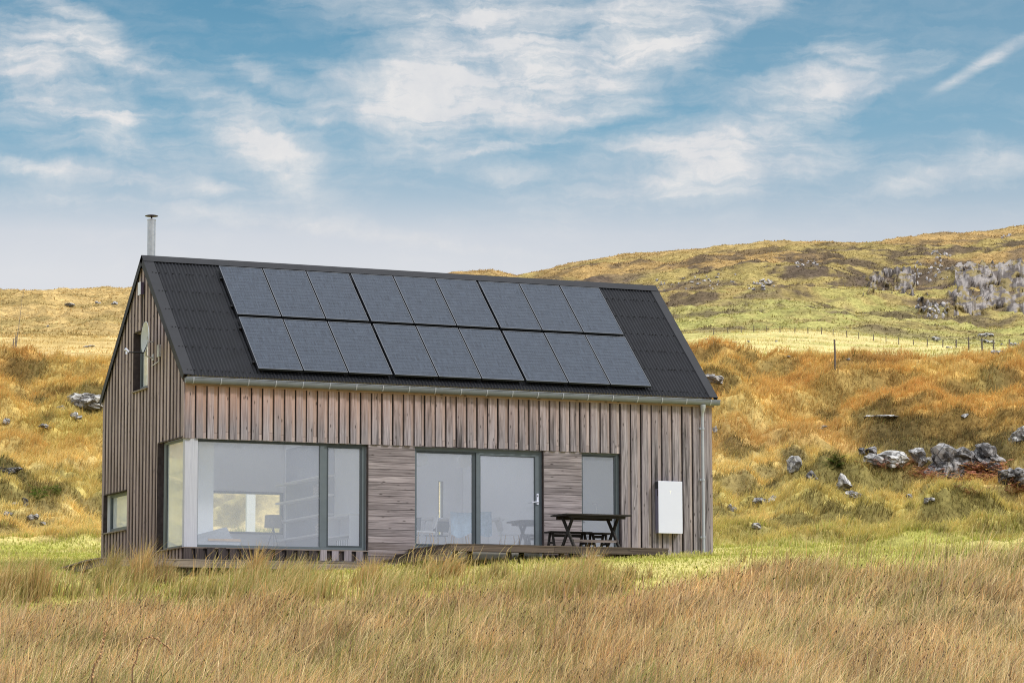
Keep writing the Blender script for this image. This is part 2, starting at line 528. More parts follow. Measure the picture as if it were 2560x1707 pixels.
def hit(px, py, dmin=0.):
    """point where the line of sight of a photo pixel meets the terrain: (d, th, xyz)"""
    r = ray(px, py)
    th = atan2(r[:2] @ RH, r[:2] @ FH)
    e = r[2] / sqrt(r[0] ** 2 + r[1] ** 2)
    z = H(_DM, np.full_like(_DM, th))
    ok = np.nonzero((z >= CAM[2] + _DM * e) & (_DM >= dmin))[0]
    d = _DM[ok[0]] if len(ok) else 1140.
    wx, wy = world_xy(d, th)
    return d, th, Vector((wx, wy, float(H(np.array([d]), np.array([th]))[0])))


def lerp3(a, b, f):
    return np.asarray(a) * (1 - f[..., None]) + np.asarray(b) * f[..., None]


BANK_W = []
for (px, py, hw, hh, dp) in BANKS:
    d, th, p = hit(px, py)
    BANK_W.append((th, d, hw / F_PX, hh, dp))


CRAG_W = []
for (px, py, hw, hd, am) in [(2520, 715, 60, 34, .75), (2425, 745, 60, 26, .8), (2435, 684, 45, 18, .7), (2205, 705, 55, 30, .65), (2320, 690, 70, 24, .55), (2330, 772, 45, 14, .7),
                             (1900, 732, 60, 20, .6), (2010, 668, 50, 16, .55), (1740, 715, 110, 26, .6), (1560, 695, 110, 24, .7), (2350, 636, 34, 16, .7), (2540, 640, 30, 20, .7), (2280, 775, 40, 8, .6)]:
    d, th, p = hit(px, py)
    CRAG_W.append((th, d, hw / F_PX, hd, am))


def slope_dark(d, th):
    """0..1 darkness of heather banks, plus shade painted on the steep fronts of tussocks"""
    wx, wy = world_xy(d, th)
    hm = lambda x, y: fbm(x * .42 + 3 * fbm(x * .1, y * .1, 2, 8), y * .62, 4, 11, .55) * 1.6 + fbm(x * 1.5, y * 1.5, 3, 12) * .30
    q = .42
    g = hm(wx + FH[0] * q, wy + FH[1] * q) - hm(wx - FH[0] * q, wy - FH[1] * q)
    a = sstep(.06, .26, g) * .72 * (.35 + .65 * sstep(.38, .56, fbm(wx * .12, wy * .12, 3, 57)))  # steep tussock fronts get their shade in the colour
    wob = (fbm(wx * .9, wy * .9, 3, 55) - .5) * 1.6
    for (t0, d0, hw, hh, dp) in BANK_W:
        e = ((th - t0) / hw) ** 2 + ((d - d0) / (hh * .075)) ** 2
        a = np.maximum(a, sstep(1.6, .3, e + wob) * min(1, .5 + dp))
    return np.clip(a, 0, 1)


def ground_color(d, th):
    wx, wy = world_xy(d, th)
    X = 1280 + F_PX * np.tan(np.clip(th, -1.2, 1.2))
    n1 = fbm(wx * .3, wy * .3, 4, 61); n2 = fbm(wx * .08, wy * .08, 4, 62); n3 = fbm(wx * 1.3, wy * 1.3, 3, 63)
    near = lerp3((.24, .16, .08), (.25, .21, .08), sstep(.4, .6, n1))
    lawn = lerp3((.45, .44, .10), (.62, .54, .19), sstep(.38, .62, n1))
    col = lerp3(near, lawn, sstep(57.2, 59.0, d + (n3 - .5) * 2.5))
    # moor slope: green-yellow at the foot, orange near the crest
    foot = lerp3((.62, .51, .17), (.82, .63, .25), sstep(.40, .60, n1))
    top = lerp3((.64, .38, .115), (.70, .50, .17), sstep(.38, .62, n1))
    green = (.46, .43, .12)
    mo = lerp3(foot, top, sstep(90, 104, d + (n2 - .5) * 14))
    mo = lerp3(mo, green, sstep(.50, .66, n2) * sstep(114, 98, d) * .55)
    mo = lerp3(mo, (.46, .23, .08), sstep(.54, .70, fbm(wx * .11, wy * .16, 4, 69)) * .55 * sstep(88, 98, d))
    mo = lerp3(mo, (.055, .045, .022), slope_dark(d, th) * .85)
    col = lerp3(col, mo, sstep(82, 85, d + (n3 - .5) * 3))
    # meadow between crest and fence
    n4 = fbm(wx * .03, wy * .045, 4, 65); n5 = fbm(wx * .12, wy * .12, 4, 66)
    me = lerp3((.70, .58, .25), (.57, .52, .19), sstep(.45, .62, n4))
    me = lerp3(me, (.40, .33, .12), sstep(.60, .72, n5) * .6)
    lft = sstep(900, 300, X)
    me = lerp3(me, lerp3((.72, .53, .23), (.54, .38, .14), sstep(.42, .62, n5)), lft)
    col = lerp3(col, me, sstep(150, 200, d))
    # hill
    n6 = fbm(wx * .02, wy * .02, 4, 67); n7 = fbm(wx * .075, wy * .075, 5, 68, .6); n8 = np.abs(fbm(wx * .06, wy * .06, 5, 33, .55) - .5)
    hi = lerp3((.43, .285, .115), (.385, .295, .11), sstep(.42, .6, n6))
    lo = lerp3((.41, .36, .13), (.37, .295, .115), sstep(.42, .6, n6))
    hl = lerp3(lo, hi, sstep(690, 860, d + (n6 - .5) * 260))
    hl = lerp3(hl, (.42, .405, .13), sstep(.53, .66, n7) * sstep(960, 700, d) * sstep(600, 640, d) * .75)
    dk = sstep(.50, .37, n7) * .75
    band = np.exp(-((d - 905 - (n6 - .5) * 160) / 85) ** 2) * sstep(1350, 1800, X)
    dk = np.clip(dk + band * sstep(.56, .42, n7) * .75, 0, .92)
    hl = lerp3(hl, (.13, .095, .065), dk * (1 - .6 * sstep(1040, 1120, d)))
    hl = lerp3(hl, (.50, .33, .14), sstep(1040, 1130, d) * .6)
    hl = lerp3(hl, lerp3((.60, .42, .17), (.40, .28, .11), sstep(.44, .6, n7)), lft * .85)
    for (t0, d0, hw, hd, am) in CRAG_W:
        e = ((th - t0) / hw) ** 2 + ((d - d0) / hd) ** 2
        hl = lerp3(hl, (.14, .105, .08), sstep(1.5, .35, e + (n7 - .5) * 3.) * am)
    col = lerp3(col, hl, sstep(590, 650, d + (n5 - .5) * 40))
    return col


def tri_mesh(name, V, T, col, material, smooth=False, parent=None):
    me = bpy.data.meshes.new(name)
    V = np.ascontiguousarray(V, np.float32); T = np.ascontiguousarray(T, np.int32)
    k = T.shape[1]
    me.vertices.add(len(V)); me.vertices.foreach_set('co', V.ravel())
    me.loops.add(T.size); me.loops.foreach_set('vertex_index', T.ravel())
    me.polygons.add(len(T))
    me.polygons.foreach_set('loop_start', np.arange(0, T.size, k, dtype=np.int32))
    me.polygons.foreach_set('use_smooth', np.full(len(T), smooth))
    me.materials.append(material)
    if col is not None:
        a = me.color_attributes.new('Col', 'FLOAT_COLOR', 'POINT')
        c4 = np.ones((len(V), 4), np.float32); c4[:, :3] = col
        a.data.foreach_set('color', c4.ravel())
    me.update(calc_edges=True)
    o = bpy.data.objects.new(name, me); C.objects.link(o)
    if parent: o.parent = parent
    return o


def make_terrain():
    ths = np.concatenate([np.linspace(-pi, -.9, 22)[:-1], np.linspace(-.9, -.3, 26)[:-1], np.linspace(-.3, -.185, 50)[:-1],
                          np.linspace(-.185, .185, 620)[:-1], np.linspace(.185, .3, 50)[:-1], np.linspace(.3, .9, 26)[:-1], np.linspace(.9, pi, 22)])
    segs = [('ground', np.concatenate([np.geomspace(.5, 28, 18)[:-1], np.linspace(28, 62, 70)[:-1], np.linspace(62, 84, 60)]), 'g_near'),
            ('hillside', np.concatenate([np.linspace(84, 124, 210)[:-1], np.linspace(124, 150, 14)]), 'g_slope'),
            ('meadow', np.concatenate([np.linspace(150, 240, 14)[:-1], np.linspace(240, 600, 130)]), 'g_field'),
            ('hill', np.concatenate([np.linspace(600, 1160, 330)[:-1], np.geomspace(1160, 6000, 14)]), 'g_hill')]
    for name, ds, mk in segs:
        D, T = np.meshgrid(ds, ths, indexing='ij')
        Z = H(np.minimum(D, 3000), T)
        wx, wy = world_xy(D, T)
        V = np.stack([wx, wy, Z], -1).reshape(-1, 3)
        col = ground_color(D, T).reshape(-1, 3)
        nr, nc = D.shape
        i = np.arange(nr - 1)[:, None] * nc + np.arange(nc - 1)[None]
        Q = np.stack([i, i + 1, i + nc + 1, i + nc], -1).reshape(-1, 4)[:, ::-1]
        o = tri_mesh(name, V, Q, col, M[mk], True)
        put(o, kind='structure')


make_terrain()

# ------------------------------------------------------------------ house
L, DP, HE, HR = 12.27, 5.856, 3.591, 6.445
ZH = 2.2686
SLO = (HR - HE) / (DP / 2 + .1)
ANG = math.atan(SLO)


def roof_z(y):
    return HE + SLO * (y + .1) if y <= DP / 2 else HE + SLO * (DP + .1 - y)


house = thing('timber_house', 'long timber clad cottage with black corrugated roof and large corner window', 'house')


def part(mb, name, mats, parent=None, label=None):
    o = mb.build(name, mats, parent or house)
    if label: o['label'] = label
    return o


def pane(parent, pts, m='glass'):
    mb = MB(); mb.poly(pts, [(0, 1, 2, 3)], 0, .5)
    return part(mb, 'glass_pane', M[m], parent)


def vboards(mb, x0, x1, z0, z1, pitch=.2455, w=.150, proud=.042, joint=False, mats=(0, 1), jag=.006):
    """vertical board-on-board cladding on the front plane y=0 (faces -y)"""
    x = x0
    n = max(1, round((x1 - x0) / pitch)); p = (x1 - x0) / n
    for i in range(n):
        a = x0 + i * p
        ww = w * p / pitch + random.uniform(-.012, .012)
        j = random.uniform(-jag, jag); pr = proud + random.uniform(-.004, .005)
        mb.box(a + .004, a + ww, -pr, .0, z0 + j, z1, mats[0])
        b0, b1 = a + ww - .02, a + p - .012 - random.uniform(0, .013)
        mb.box(a, a + p, .024, .045, z0 + .02, z1, 2)  # dark backing sheet that paints the shadow line between boards
        if joint and random.random() < .85:
            zj = z0 + random.uniform(.10, .17)
            mb.box(b0, b1, -.004 - random.uniform(0, .003), .018, zj + .005, z1, mats[1])
            mb.box(b0, b1, -.006 - random.uniform(0, .003), .018, z0 + j, zj, mats[1])
        else:
            mb.box(b0, b1, -.004 - random.uniform(0, .003), .018, z0 + j, z1, mats[1])


# front walls -------------------------------------------------------
mb = MB()
vboards(mb, .0, 9.99, ZH, 3.40, joint=True)
vboards(mb, 9.99, L, -.03, 3.40)
part(mb, 'front_wall', [M['clad'], M['clad_in'], M['dark_wood']])
mb = MB()
vboards(mb, .0, 2.98, -.22, .02, mats=(0, 0), w=.16)
vboards(mb, 2.98, 4.06, -.20, .02, mats=(1, 0), w=.15)
part(mb, 'window_apron', [M['dark_wood'], M['clad'], M['dark_wood']], label='short dark damp boards under the corner window')
for (a, b) in ((4.072, 5.138), (8.142, 9.055)):
    mb = MB()
    z = -.22
    while z < ZH - .02:
        h = .134 + random.uniform(-.004, .004)
        mb.box(a, b, .0 - random.uniform(0, .004), .03, z, min(z + h, ZH - .012), 0)
        z += h + .008
    mb.box(a, b, .032, .05, -.22, ZH - .014, 1)
    mb.box(a - .018, a - .002, -.012, .05, -.2, ZH - .02, 2)
    part(mb, 'horizontal_board_panel', [M['clad_h'], M['black'], M['frame_d']])
# structure behind the boards (closes the wall), butted around the openings
mb = MB()
OPEN = [(.02, 4.06, .04, ZH), (5.14, 8.14, .06, ZH), (9.06, 9.99, .06, ZH)]
mb.hexa([(.06, .052, ZH + .02), (L - .03, .052, ZH + .02), (L - .03, .25, ZH + .02), (.06, .25, ZH + .02), (.06, .052, roof_z(.052) - .03), (L - .03, .052, roof_z(.052) - .03), (L - .03, .25, roof_z(.25) - .03), (.06, .25, roof_z(.25) - .03)])
for a, b in ((4.07, 5.13), (8.15, 9.05), (10.0, L - .03)): mb.box(a, b, .056, .25, -.3, ZH + .02)
mb.box(.06, 4.07, .056, .25, -.3, -.0)
part(mb, 'wall_core', M['inner'])
# eaves board
mb = MB(); mb.box(-.01, L + .02, -.052, -.031, 3.36, 3.47)
part(mb, 'eaves_board', M['fascia'])

# gable wall (plane x=0, faces -x) ------------------------------------
GOPEN = [(.0, 1.72, .03, 2.29), (3.99, 5.67, .615, 1.455), (2.53, 3.545, 3.565, 4.84)]


def gable_boards(mb, y0, y1, zbot, x0, x1, m):
    cuts = sorted({y0, y1} | {c for o in GOPEN for c in o[:2] if y0 < c < y1} | ({DP / 2} if y0 < DP / 2 < y1 else set()))
    val = random.random()
    for a, b in zip(cuts, cuts[1:]):
        mid = (a + b) / 2
        ta, tb = roof_z(a) - .06, roof_z(b) - .06
        spans = [(zbot, None)]
        for (oa, ob, oz0, oz1) in GOPEN:
            if oa - 1e-6 <= mid <= ob + 1e-6:
                ns = []
                for (s0, s1) in spans:
                    if s1 is None or s1 > oz1:
                        if s0 < oz0: ns.append((s0, oz0))
                        ns.append((oz1, s1))
                    else: ns.append((s0, s1))
                spans = ns
        for (s0, s1) in spans:
            za, zb = (ta, tb) if s1 is None else (s1, s1)
            mb.hexa([(x0, a, s0), (x1, a, s0), (x1, b, s0), (x0, b, s0), (x0, a, za), (x1, a, za), (x1, b, zb), (x0, b, zb)], m, val)


mb = MB()
n = 25; pt_ = DP / n
for i in range(n):
    a = i * pt_
    jit = random.uniform(-.008, .008)
    gable_boards(mb, a + .062 + jit, a + .062 + .124 + jit if i < n - 1 else DP, -.3, -.018 - random.uniform(-.002, .002), -.002, 0)
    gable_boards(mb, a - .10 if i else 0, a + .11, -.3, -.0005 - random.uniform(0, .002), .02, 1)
mb.box(-.022, -.0005, -.029, .05, ZH, 3.44, 0)
part(mb, 'gable_wall', [M['gable'], M['gable_in']])
# gable core, right gable and rear wall
mb = MB()
RW = (2.0, 4.18, .67, 1.63); SW = (8.0, 8.12, .75, 2.0)
mb.box(.06, RW[0], 5.62, 5.80, -.3, 3.42); mb.box(RW[1], SW[0], 5.62, 5.80, -.3, 3.42); mb.box(SW[1], L - .03, 5.62, 5.80, -.3, 3.42)
for w in (RW, SW):
    mb.box(w[0], w[1], 5.62, 5.80, -.3, w[2]); mb.box(w[0], w[1], 5.62, 5.80, w[3], 3.42)
part(mb, 'rear_wall', M['inner'])
mb = MB()
x0, x1 = L - .2, L - .001
for (a, b) in ((.026, DP / 2), (DP / 2, DP)):
    mb.hexa([(x0, a, -.3), (x1, a, -.3), (x1, b, -.3), (x0, b, -.3), (x0, a, roof_z(a) - .07), (x1, a, roof_z(a) - .07), (x1, b, roof_z(b) - .07), (x0, b, roof_z(b) - .07)])
part(mb, 'right_gable_wall', M['gable'])
mb = MB()
# inner leaf of the left gable, with the three openings
mb.box(.16, .24, 1.72, 3.99, -.3, 2.42); mb.box(.16, .24, 3.99, 5.6, -.3, .61); mb.box(.16, .24, 3.99, 5.6, 1.46, 2.42); mb.box(.16, .24, 5.60, 5.62, -.3, 2.42)
part(mb, 'gable_lining', M['inner'])
mb = MB()
for (xa, xb) in ((.25, 4.2), (4.3, 8.62)):
    mb.hexa([(xa, .26, roof_z(.26) - .16), (xb, .26, roof_z(.26) - .16), (xb, DP / 2, roof_z(DP / 2) - .16), (xa, DP / 2, roof_z(DP / 2) - .16), (xa, .26, roof_z(.26) - .12), (xb, .26, roof_z(.26) - .12), (xb, DP / 2, roof_z(DP / 2) - .12), (xa, DP / 2, roof_z(DP / 2) - .12)])
part(mb, 'roof_lining', M['inner'])
mb = MB(); mb.box(8.70, L - .2, .252, 5.618, 2.36, 2.42)
part(mb, 'ceiling', M['inner'])
mb = MB(); mb.box(.25, 4.2, .252, 5.618, -.1, .0); mb.box(4.3, L - .2, .252, 5.618, -.1, .12)
part(mb, 'interior_floor', M['floor'])
mb = MB()
mb.box(4.2, 4.298, .26, 5.6, .0, 3.4)
part(mb, 'partition_wall', M['inner'])
mb = MB(); mb.box(8.62, 8.70, .26, 5.6, .125, 3.4)
part(mb, 'partition_wall', M['inner'])
mb = MB(); mb.box(8.705, L - .21, 2.9, 2.98, .125, 2.355)
part(mb, 'partition_wall', M['inner'])
mb = MB(); mb.box(.45, .985, 1.02, 1.10, .0, 3.2)
part(mb, 'partition_wall', M['inner_b'], label='bright white partition beside the corner post')

# roof ----------------------------------------------------------------
mb = MB()
nx = int(round((L + .06) / .0762)) * 8
for side in (0, 1):
    P = []
    sl = 3.028 / cos(ANG)
    for j in range(5):
        t = sl * j / 4 - (.03 if j == 0 else 0)
        for i in range(nx + 1):
            x = -.03 + (L + .06) * i / nx
            off = .0125 * cos(2 * pi * i / 8) + random.uniform(-.0006, .0006)
            y = -.1 + t * cos(ANG) - off * sin(ANG); z = HE + t * sin(ANG) + off * cos(ANG)
            P.append((x, y if side == 0 else DP - y, z))
    w = nx + 1
    Fs = [(j * w + i, j * w + i + 1, (j + 1) * w + i + 1, (j + 1) * w + i) for j in range(4) for i in range(nx)]
    if side:   # two unseen openings added on the rear slope to light the rooms
        Fs = [(j * w + i, j * w + i + 1, (j + 1) * w + i + 1, (j + 1) * w + i) for j in range(4) for i in range(nx)
              if not (j in (0, 1, 2) and (.3 < -.03 + (L + .06) * i / nx < 4.15 or 4.4 < -.03 + (L + .06) * i / nx < 8.5))][:]
        Fs = [f[::-1] for f in Fs]
    mb.poly(P, Fs, 0, .5, True)
# fixing screws on the front slope, in rows over the purlins
def rp(x, t, o):
    return Vector((x, -.1 + t * cos(ANG) - o * sin(ANG), HE + t * sin(ANG) + o * cos(ANG)))


for t in (.12, .93, 1.60, 2.24, 2.90, 3.56):
    for k in range(80):
        x = .05 + k * .1524
        for q in ((0,) if k % 5 else (0, .075)):
            c = rp(x + q, t + random.uniform(-.008, .008), .012)
            ux, uy, un = Vector((1, 0, 0)), Vector((0, cos(ANG), sin(ANG))), Vector((0, -sin(ANG), cos(ANG)))
            r = .0165
            b = [c + ux * r * cos(a) + uy * r * sin(a) for a in [pi * i / 3 for i in range(6)]]
            mb.poly(b + [p + un * .016 for p in b], [(6, 7, 8, 9, 10, 11)] + [(i, (i + 1) % 6, (i + 1) % 6 + 6, i + 6) for i in range(6)], 1, .5)
roof = part(mb, 'roof', [M['roof'], M['screw']])
# unseen rooflights added to light the rooms, a glazed frame each
for (xa, xb) in ((.3, 4.15), (4.4, 8.5)):
    mb = MB(); e_ = 3.028 / cos(ANG) * .75
    def bk_(x, t, o):
        p = rp(x, t, o); return (p.x, DP - p.y, p.z)
    for (a0, a1, t0, t1) in ((xa - .04, xa + .04, -.02, e_), (xb - .04, xb + .04, -.02, e_), (xa + .041, xb - .041, e_ - .05, e_ + .03), (xa + .041, xb - .041, .25, .32), ((xa + xb) / 2 - .03, (xa + xb) / 2 + .03, .321, e_ - .051)):
        mb.hexa([bk_(a0, t0, -.02), bk_(a1, t0, -.02), bk_(a1, t1, -.02), bk_(a0, t1, -.02), bk_(a0, t0, .05), bk_(a1, t0, .05), bk_(a1, t1, .05), bk_(a0, t1, .05)])
    rl = part(mb, 'added_rooflight', M['frame_d'], roof)
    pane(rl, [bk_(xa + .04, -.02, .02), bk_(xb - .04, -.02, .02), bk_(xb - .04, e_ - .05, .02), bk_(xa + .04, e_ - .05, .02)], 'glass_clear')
# flashings
mb = MB()
def strip(x0, x1, t0, t1, o, th_=.006, back=False):
    q = []
    for oo in (o, o + th_):
        for (x, t) in ((x0, t0), (x1, t0), (x1, t1), (x0, t1)):
            p = rp(x, t, oo + .002); q.append((p.x, DP - p.y if back else p.y, p.z))
    mb.hexa(q)
sl = 3.028 / cos(ANG)
for xs, (xa, xb) in (((-.062, .165), (-.070, -.063)), ((L - .13, L + .066), (L + .067, L + .073))):
    mb = MB()
    for bk in (False, True):
        strip(xs[0], xs[1], -.035, sl, .0135, back=bk)
        q = []
        for x in (xa, xb):
            for (t, o) in ((-.035, -.13), (sl + .02, -.13), (sl + .02, .022), (-.035, .022)):
                p = rp(x, t, o); q.append((p.x, DP - p.y if bk else p.y, p.z))
        mb.hexa([q[0], q[1], q[5], q[4], q[3], q[2], q[6], q[7]])
    part(mb, 'verge_flashing', M['flash'], roof)
mb = MB()
for bk in (False, True):
    strip(-.066, L + .07, sl - .20, sl + .012, .0225, .007, back=bk)
part(mb, 'ridge_cap', M['flash'], roof)
for t in (.42, 1.62, 2.40, 3.42):
    mb = MB()
    q = [rp(x, tt, o) for o in (.02, .078) for (x, tt) in ((1.53, t - .022), (10.78, t - .022), (10.78, t + .022), (1.53, t + .022))]
    mb.hexa(q)
    part(mb, 'mounting_rail', M['black'], roof)

# gutter and downpipe ---------------------------------------------------
def gutter_profile(a, b, z0, yc, n=14):
    return [(yc - a * cos(pi * i / n), z0 - b * sin(pi * i / n)) for i in range(n + 1)]


mb = MB()
pr = gutter_profile(.074, .118, 3.512, -.158) 
pr2 = gutter_profile(.068, .112, 3.512, -.158)
ring = pr + pr2[::-1]
k = len(ring)
P = [(x, y, z) for x in (-.035, L + .085) for (y, z) in ring]
mb.poly(P, [(i, (i + 1) % k, (i + 1) % k + k, i + k) for i in range(k)], 0, .5, True)
for x in (-.036, L + .086):
    mb.poly([(x, y, z) for (y, z) in pr], [tuple(range(len(pr)))], 0, .5)
mb.tube([(-.035, -.232, 3.512), (L + .085, -.232, 3.512)], .009, 6)
gut = part(mb, 'gutter', M['gutter'])
for i in range(21):
    x = .12 + i * .6
    mb = MB()
    pp = gutter_profile(.081, .126, 3.513, -.158, 10)
    for (a, b) in zip(pp, pp[1:]):
        mb.bar((x, a[0], a[1]), (x, b[0], b[1]), .022, .005, up=(1, 0, 0)) if False else mb.hexa(
            [(x - .011, a[0], a[1]), (x + .011, a[0], a[1]), (x + .011, b[0], b[1]), (x - .011, b[0], b[1]),
             (x - .011, a[0] * 1.02 - .006 * (-.158 - a[0]) / .08 * -1, a[1] - .004), (x + .011, a[0] - .004, a[1] - .004), (x + .011, b[0] - .004, b[1] - .004), (x - .011, b[0] - .004, b[1] - .004)])
    part(mb, 'gutter_bracket', M['pipe'], gut)
mb = MB()
mb.tube([(11.955, -.158, 3.40), (11.955, -.158, 3.335), (11.965, -.12, 3.27), (11.972, -.095, 3.2), (11.975, -.085, 3.1), (11.982, -.085, -.16)], [.062, .058, .045, .034, .034, .034], 14)
dp = part(mb, 'downpipe', M['pipe'])
for z in (2.85, 1.72, .45):
    mb = MB(); mb.tube([(11.978, -.085, z), (11.978, -.085, z + .05)], .042, 14); mb.box(11.912, 11.945, -.085, -.02, z + .005, z + .045)
    part(mb, 'pipe_clip', M['pipe'], dp)

# flue --------------------------------------------------------------------
mb = MB()
mb.tube([(.185, 3.03, 6.1), (.185, 3.03, 7.275)], .088, 24)
mb.tube([(.185, 3.03, 7.262), (.185, 3.03, 7.288)], .096, 24)
mb.tube([(.185, 3.03, 6.42), (.185, 3.03, 6.46)], .1, 24)
flue = part(mb, 'chimney_flue', M['steel'])
mb = MB()
mb.lathe([(.0, 7.368), (.05, 7.373), (.10, 7.380), (.142, 7.366), (.146, 7.358), (.12, 7.352), (.03, 7.345), (.0, 7.345)], (.185, 3.03, 0), 24)
mb.tube([(.185, 3.03, 7.28), (.185, 3.03, 7.35)], .02, 8)
part(mb, 'flue_cap', M['cap'], flue)


# windows -------------------------------------------------------------------
def fpane(parent, x0, x1, z0, z1, y, m='glass'):
    return pane(parent, [(x0, y, z0), (x1, y, z0), (x1, y, z1), (x0, y, z1)], m)


def fr_frame(mb, x0, x1, z0, z1, w, y0, y1, mat_=0, wt=None, wb=None, wl=None, wr=None):
    wt = w if wt is None else wt; wb = w if wb is None else wb; wl = w if wl is None else wl; wr = w if wr is None else wr
    if wl: mb.box(x0, x0 + wl, y0, y1, z0, z1, mat_, .5)
    if wr: mb.box(x1 - wr, x1, y0, y1, z0, z1, mat_, .5)
    if wb: mb.box(x0 + wl, x1 - wr, y0, y1, z0, z0 + wb, mat_, .5)
    if wt: mb.box(x0 + wl, x1 - wr, y0, y1, z1 - wt, z1, mat_, .5)


# corner window
mb = MB()
fr_frame(mb, .312, 4.035, .035, ZH - .01, .05, .05, .11, 0, wt=.045, wb=.05, wl=.012, wr=.085)
mb.box(3.005, 3.155, .047, .11, .085, ZH - .055, 0, .5)
fr_frame(mb, 3.158, 3.949, .088, ZH - .058, .036, .056, .105, 1)
mb.box(.30, 4.06, .046, .049, ZH - .05, ZH, 1, .5)
cw = part(mb, 'corner_window', [M['frame'], M['frame_d']])
fpane(cw, .325, 3.004, .086, ZH - .056, .082)
fpane(cw, 3.195, 3.912, .125, ZH - .095, .082)
mb = MB(); mb.box(.02, .30, .0, .13, .03, ZH - .004)
part(mb, 'corner_post', M['postw'], cw, 'white timber post at the glazed house corner')
mb = MB(); mb.box(-.04, 4.07, -.045, .05, .004, .028)
part(mb, 'window_sill', M['grey_timber'], cw)
mb = MB()   # gable leg of the corner window
mb.box(.06, .12, 1.40, 1.545, .035, 2.285, 0, .5); mb.box(.06, .12, .135, 1.40, .035, .075, 0, .5); mb.box(.06, .12, .135, 1.40, 2.235, 2.285, 0, .5)
mb.box(.066, .115, 1.345, 1.398, .076, 2.234, 1, .5)
gl = part(mb, 'side_light', [M['frame'], M['frame_d']], cw)
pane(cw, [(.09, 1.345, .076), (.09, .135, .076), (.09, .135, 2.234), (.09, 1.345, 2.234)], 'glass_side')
mb = MB(); mb.box(-.032, .15, 1.715, 1.735, .03, 2.29); mb.box(-.03, .055, .02, 1.713, 2.292, 2.31)
part(mb, 'window_reveal', M['reveal'], cw)
mb = MB(); mb.box(-.06, .055, -.02, 1.76, .004, .0285)
part(mb, 'window_sill', M['grey_timber'], cw)
mb = MB(); mb.box(4.05, 4.068, -.03, .05, .03, ZH); part(mb, 'window_reveal', M['reveal'], cw)


def gable_window(y0, y1, z0, z1, d=.09, split=False):
    mb = MB()
    w = .085
    mb.box(d, d + .06, y0, y0 + w, z0, z1, 0, .5); mb.box(d, d + .06, y1 - w - .12, y1 - .12, z0, z1, 0, .5)
    mb.box(d, d + .06, y0 + w, y1 - w - .12, z0, z0 + w, 0, .5); mb.box(d, d + .06, y0 + w, y1 - w - .12, z1 - w * .8, z1, 0, .5)
    mb.box(d + .01, d + .05, y0 + w + .002, y0 + w + .03, z0 + w + .002, z1 - w, 1, .5)
    mb.box(d + .01, d + .05, y1 - w - .17, y1 - w - .122, z0 + w + .002, z1 - w, 1, .5)
    o = part(mb, 'gable_window', [M['frame'], M['frame_d']])
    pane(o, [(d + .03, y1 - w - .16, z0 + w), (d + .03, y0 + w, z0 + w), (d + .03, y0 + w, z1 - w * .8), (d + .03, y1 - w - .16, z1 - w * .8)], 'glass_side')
    mb = MB()
    mb.box(-.033, .15, y1 - .012, y1 + .006, z0, z1); mb.box(-.03, d, y0 + .01, y1 - .014, z1 + .002, z1 + .018)
    part(mb, 'window_reveal', M['reveal'], o)
    mb = MB(); mb.box(-.065, d, y0 - .03, y1 + .03, z0 - .03, z0 - .004)
    part(mb, 'window_sill', M['grey_timber'], o)
    return o


gable_window(3.99, 5.67, .615, 1.455)
uw = gable_window(2.53, 3.545, 3.565, 4.84)
mb = MB(); mb.box(.19, .20, 2.56, 3.0, 3.58, 4.82); part(mb, 'added_bright_panel', M['inner_b'], uw)  # white panel added behind the glass to brighten the pane

# sliding door
mb = MB()
fr_frame(mb, 5.150, 8.118, .10, ZH - .005, .05, .045, .115, 0, wt=.07, wl=.04, wr=.06)
fr_frame(mb, 5.195, 6.575, .155, ZH - .08, .045, .075, .11, 1, wt=.05, wl=.012, wr=.08)
sd = part(mb, 'sliding_door', [M['frame'], M['frame_d']])
mb = MB()
fr_frame(mb, 6.580, 8.055, .155, ZH - .078, .085, .050, .10, 0, wt=.055, wb=.06, wl=.085, wr=.088)
fr_frame(mb, 6.667, 7.966, .216, ZH - .134, .014, .058, .095, 1)
leaf = part(mb, 'door_leaf', [M['frame'], M['frame_d']], sd)
fpane(sd, 5.208, 6.494, .20, ZH - .13, .095)
fpane(leaf, 6.682, 7.951, .231, ZH - .149, .080)
mb = MB()
mb.box(7.995, 8.04, .032, .049, 1.10, 1.34); mb.tube([(8.018, .03, 1.16), (8.018, -.02, 1.16), (7.995, -.03, 1.16), (7.86, -.03, 1.145)], .011, 8)
mb.box(8.008, 8.027, .0295, .0318, 1.27, 1.305, 1)
part(mb, 'door_handle', [M['white'], M['black']], leaf)
mb = MB(); mb.box(8.121, 8.139, -.03, .05, .06, ZH); mb.box(5.145, 8.12, -.02, .045, ZH - .002, ZH + .012); part(mb, 'door_reveal', M['reveal'], sd)
# narrow window at the right
mb = MB()
fr_frame(mb, 9.068, 9.975, .07, ZH - .005, .05, .045, .11, 0, wt=.045, wl=.018, wr=.075)
fr_frame(mb, 9.09, 9.898, .125, ZH - .055, .03, .055, .10, 1, wl=.014)
nw = part(mb, 'narrow_window', [M['frame'], M['frame_d']])
fpane(nw, 9.105, 9.867, .156, ZH - .086, .08)
mb = MB(); mb.box(9.972, 9.991, -.028, .05, .05, ZH); part(mb, 'window_reveal', M['reveal'], nw)
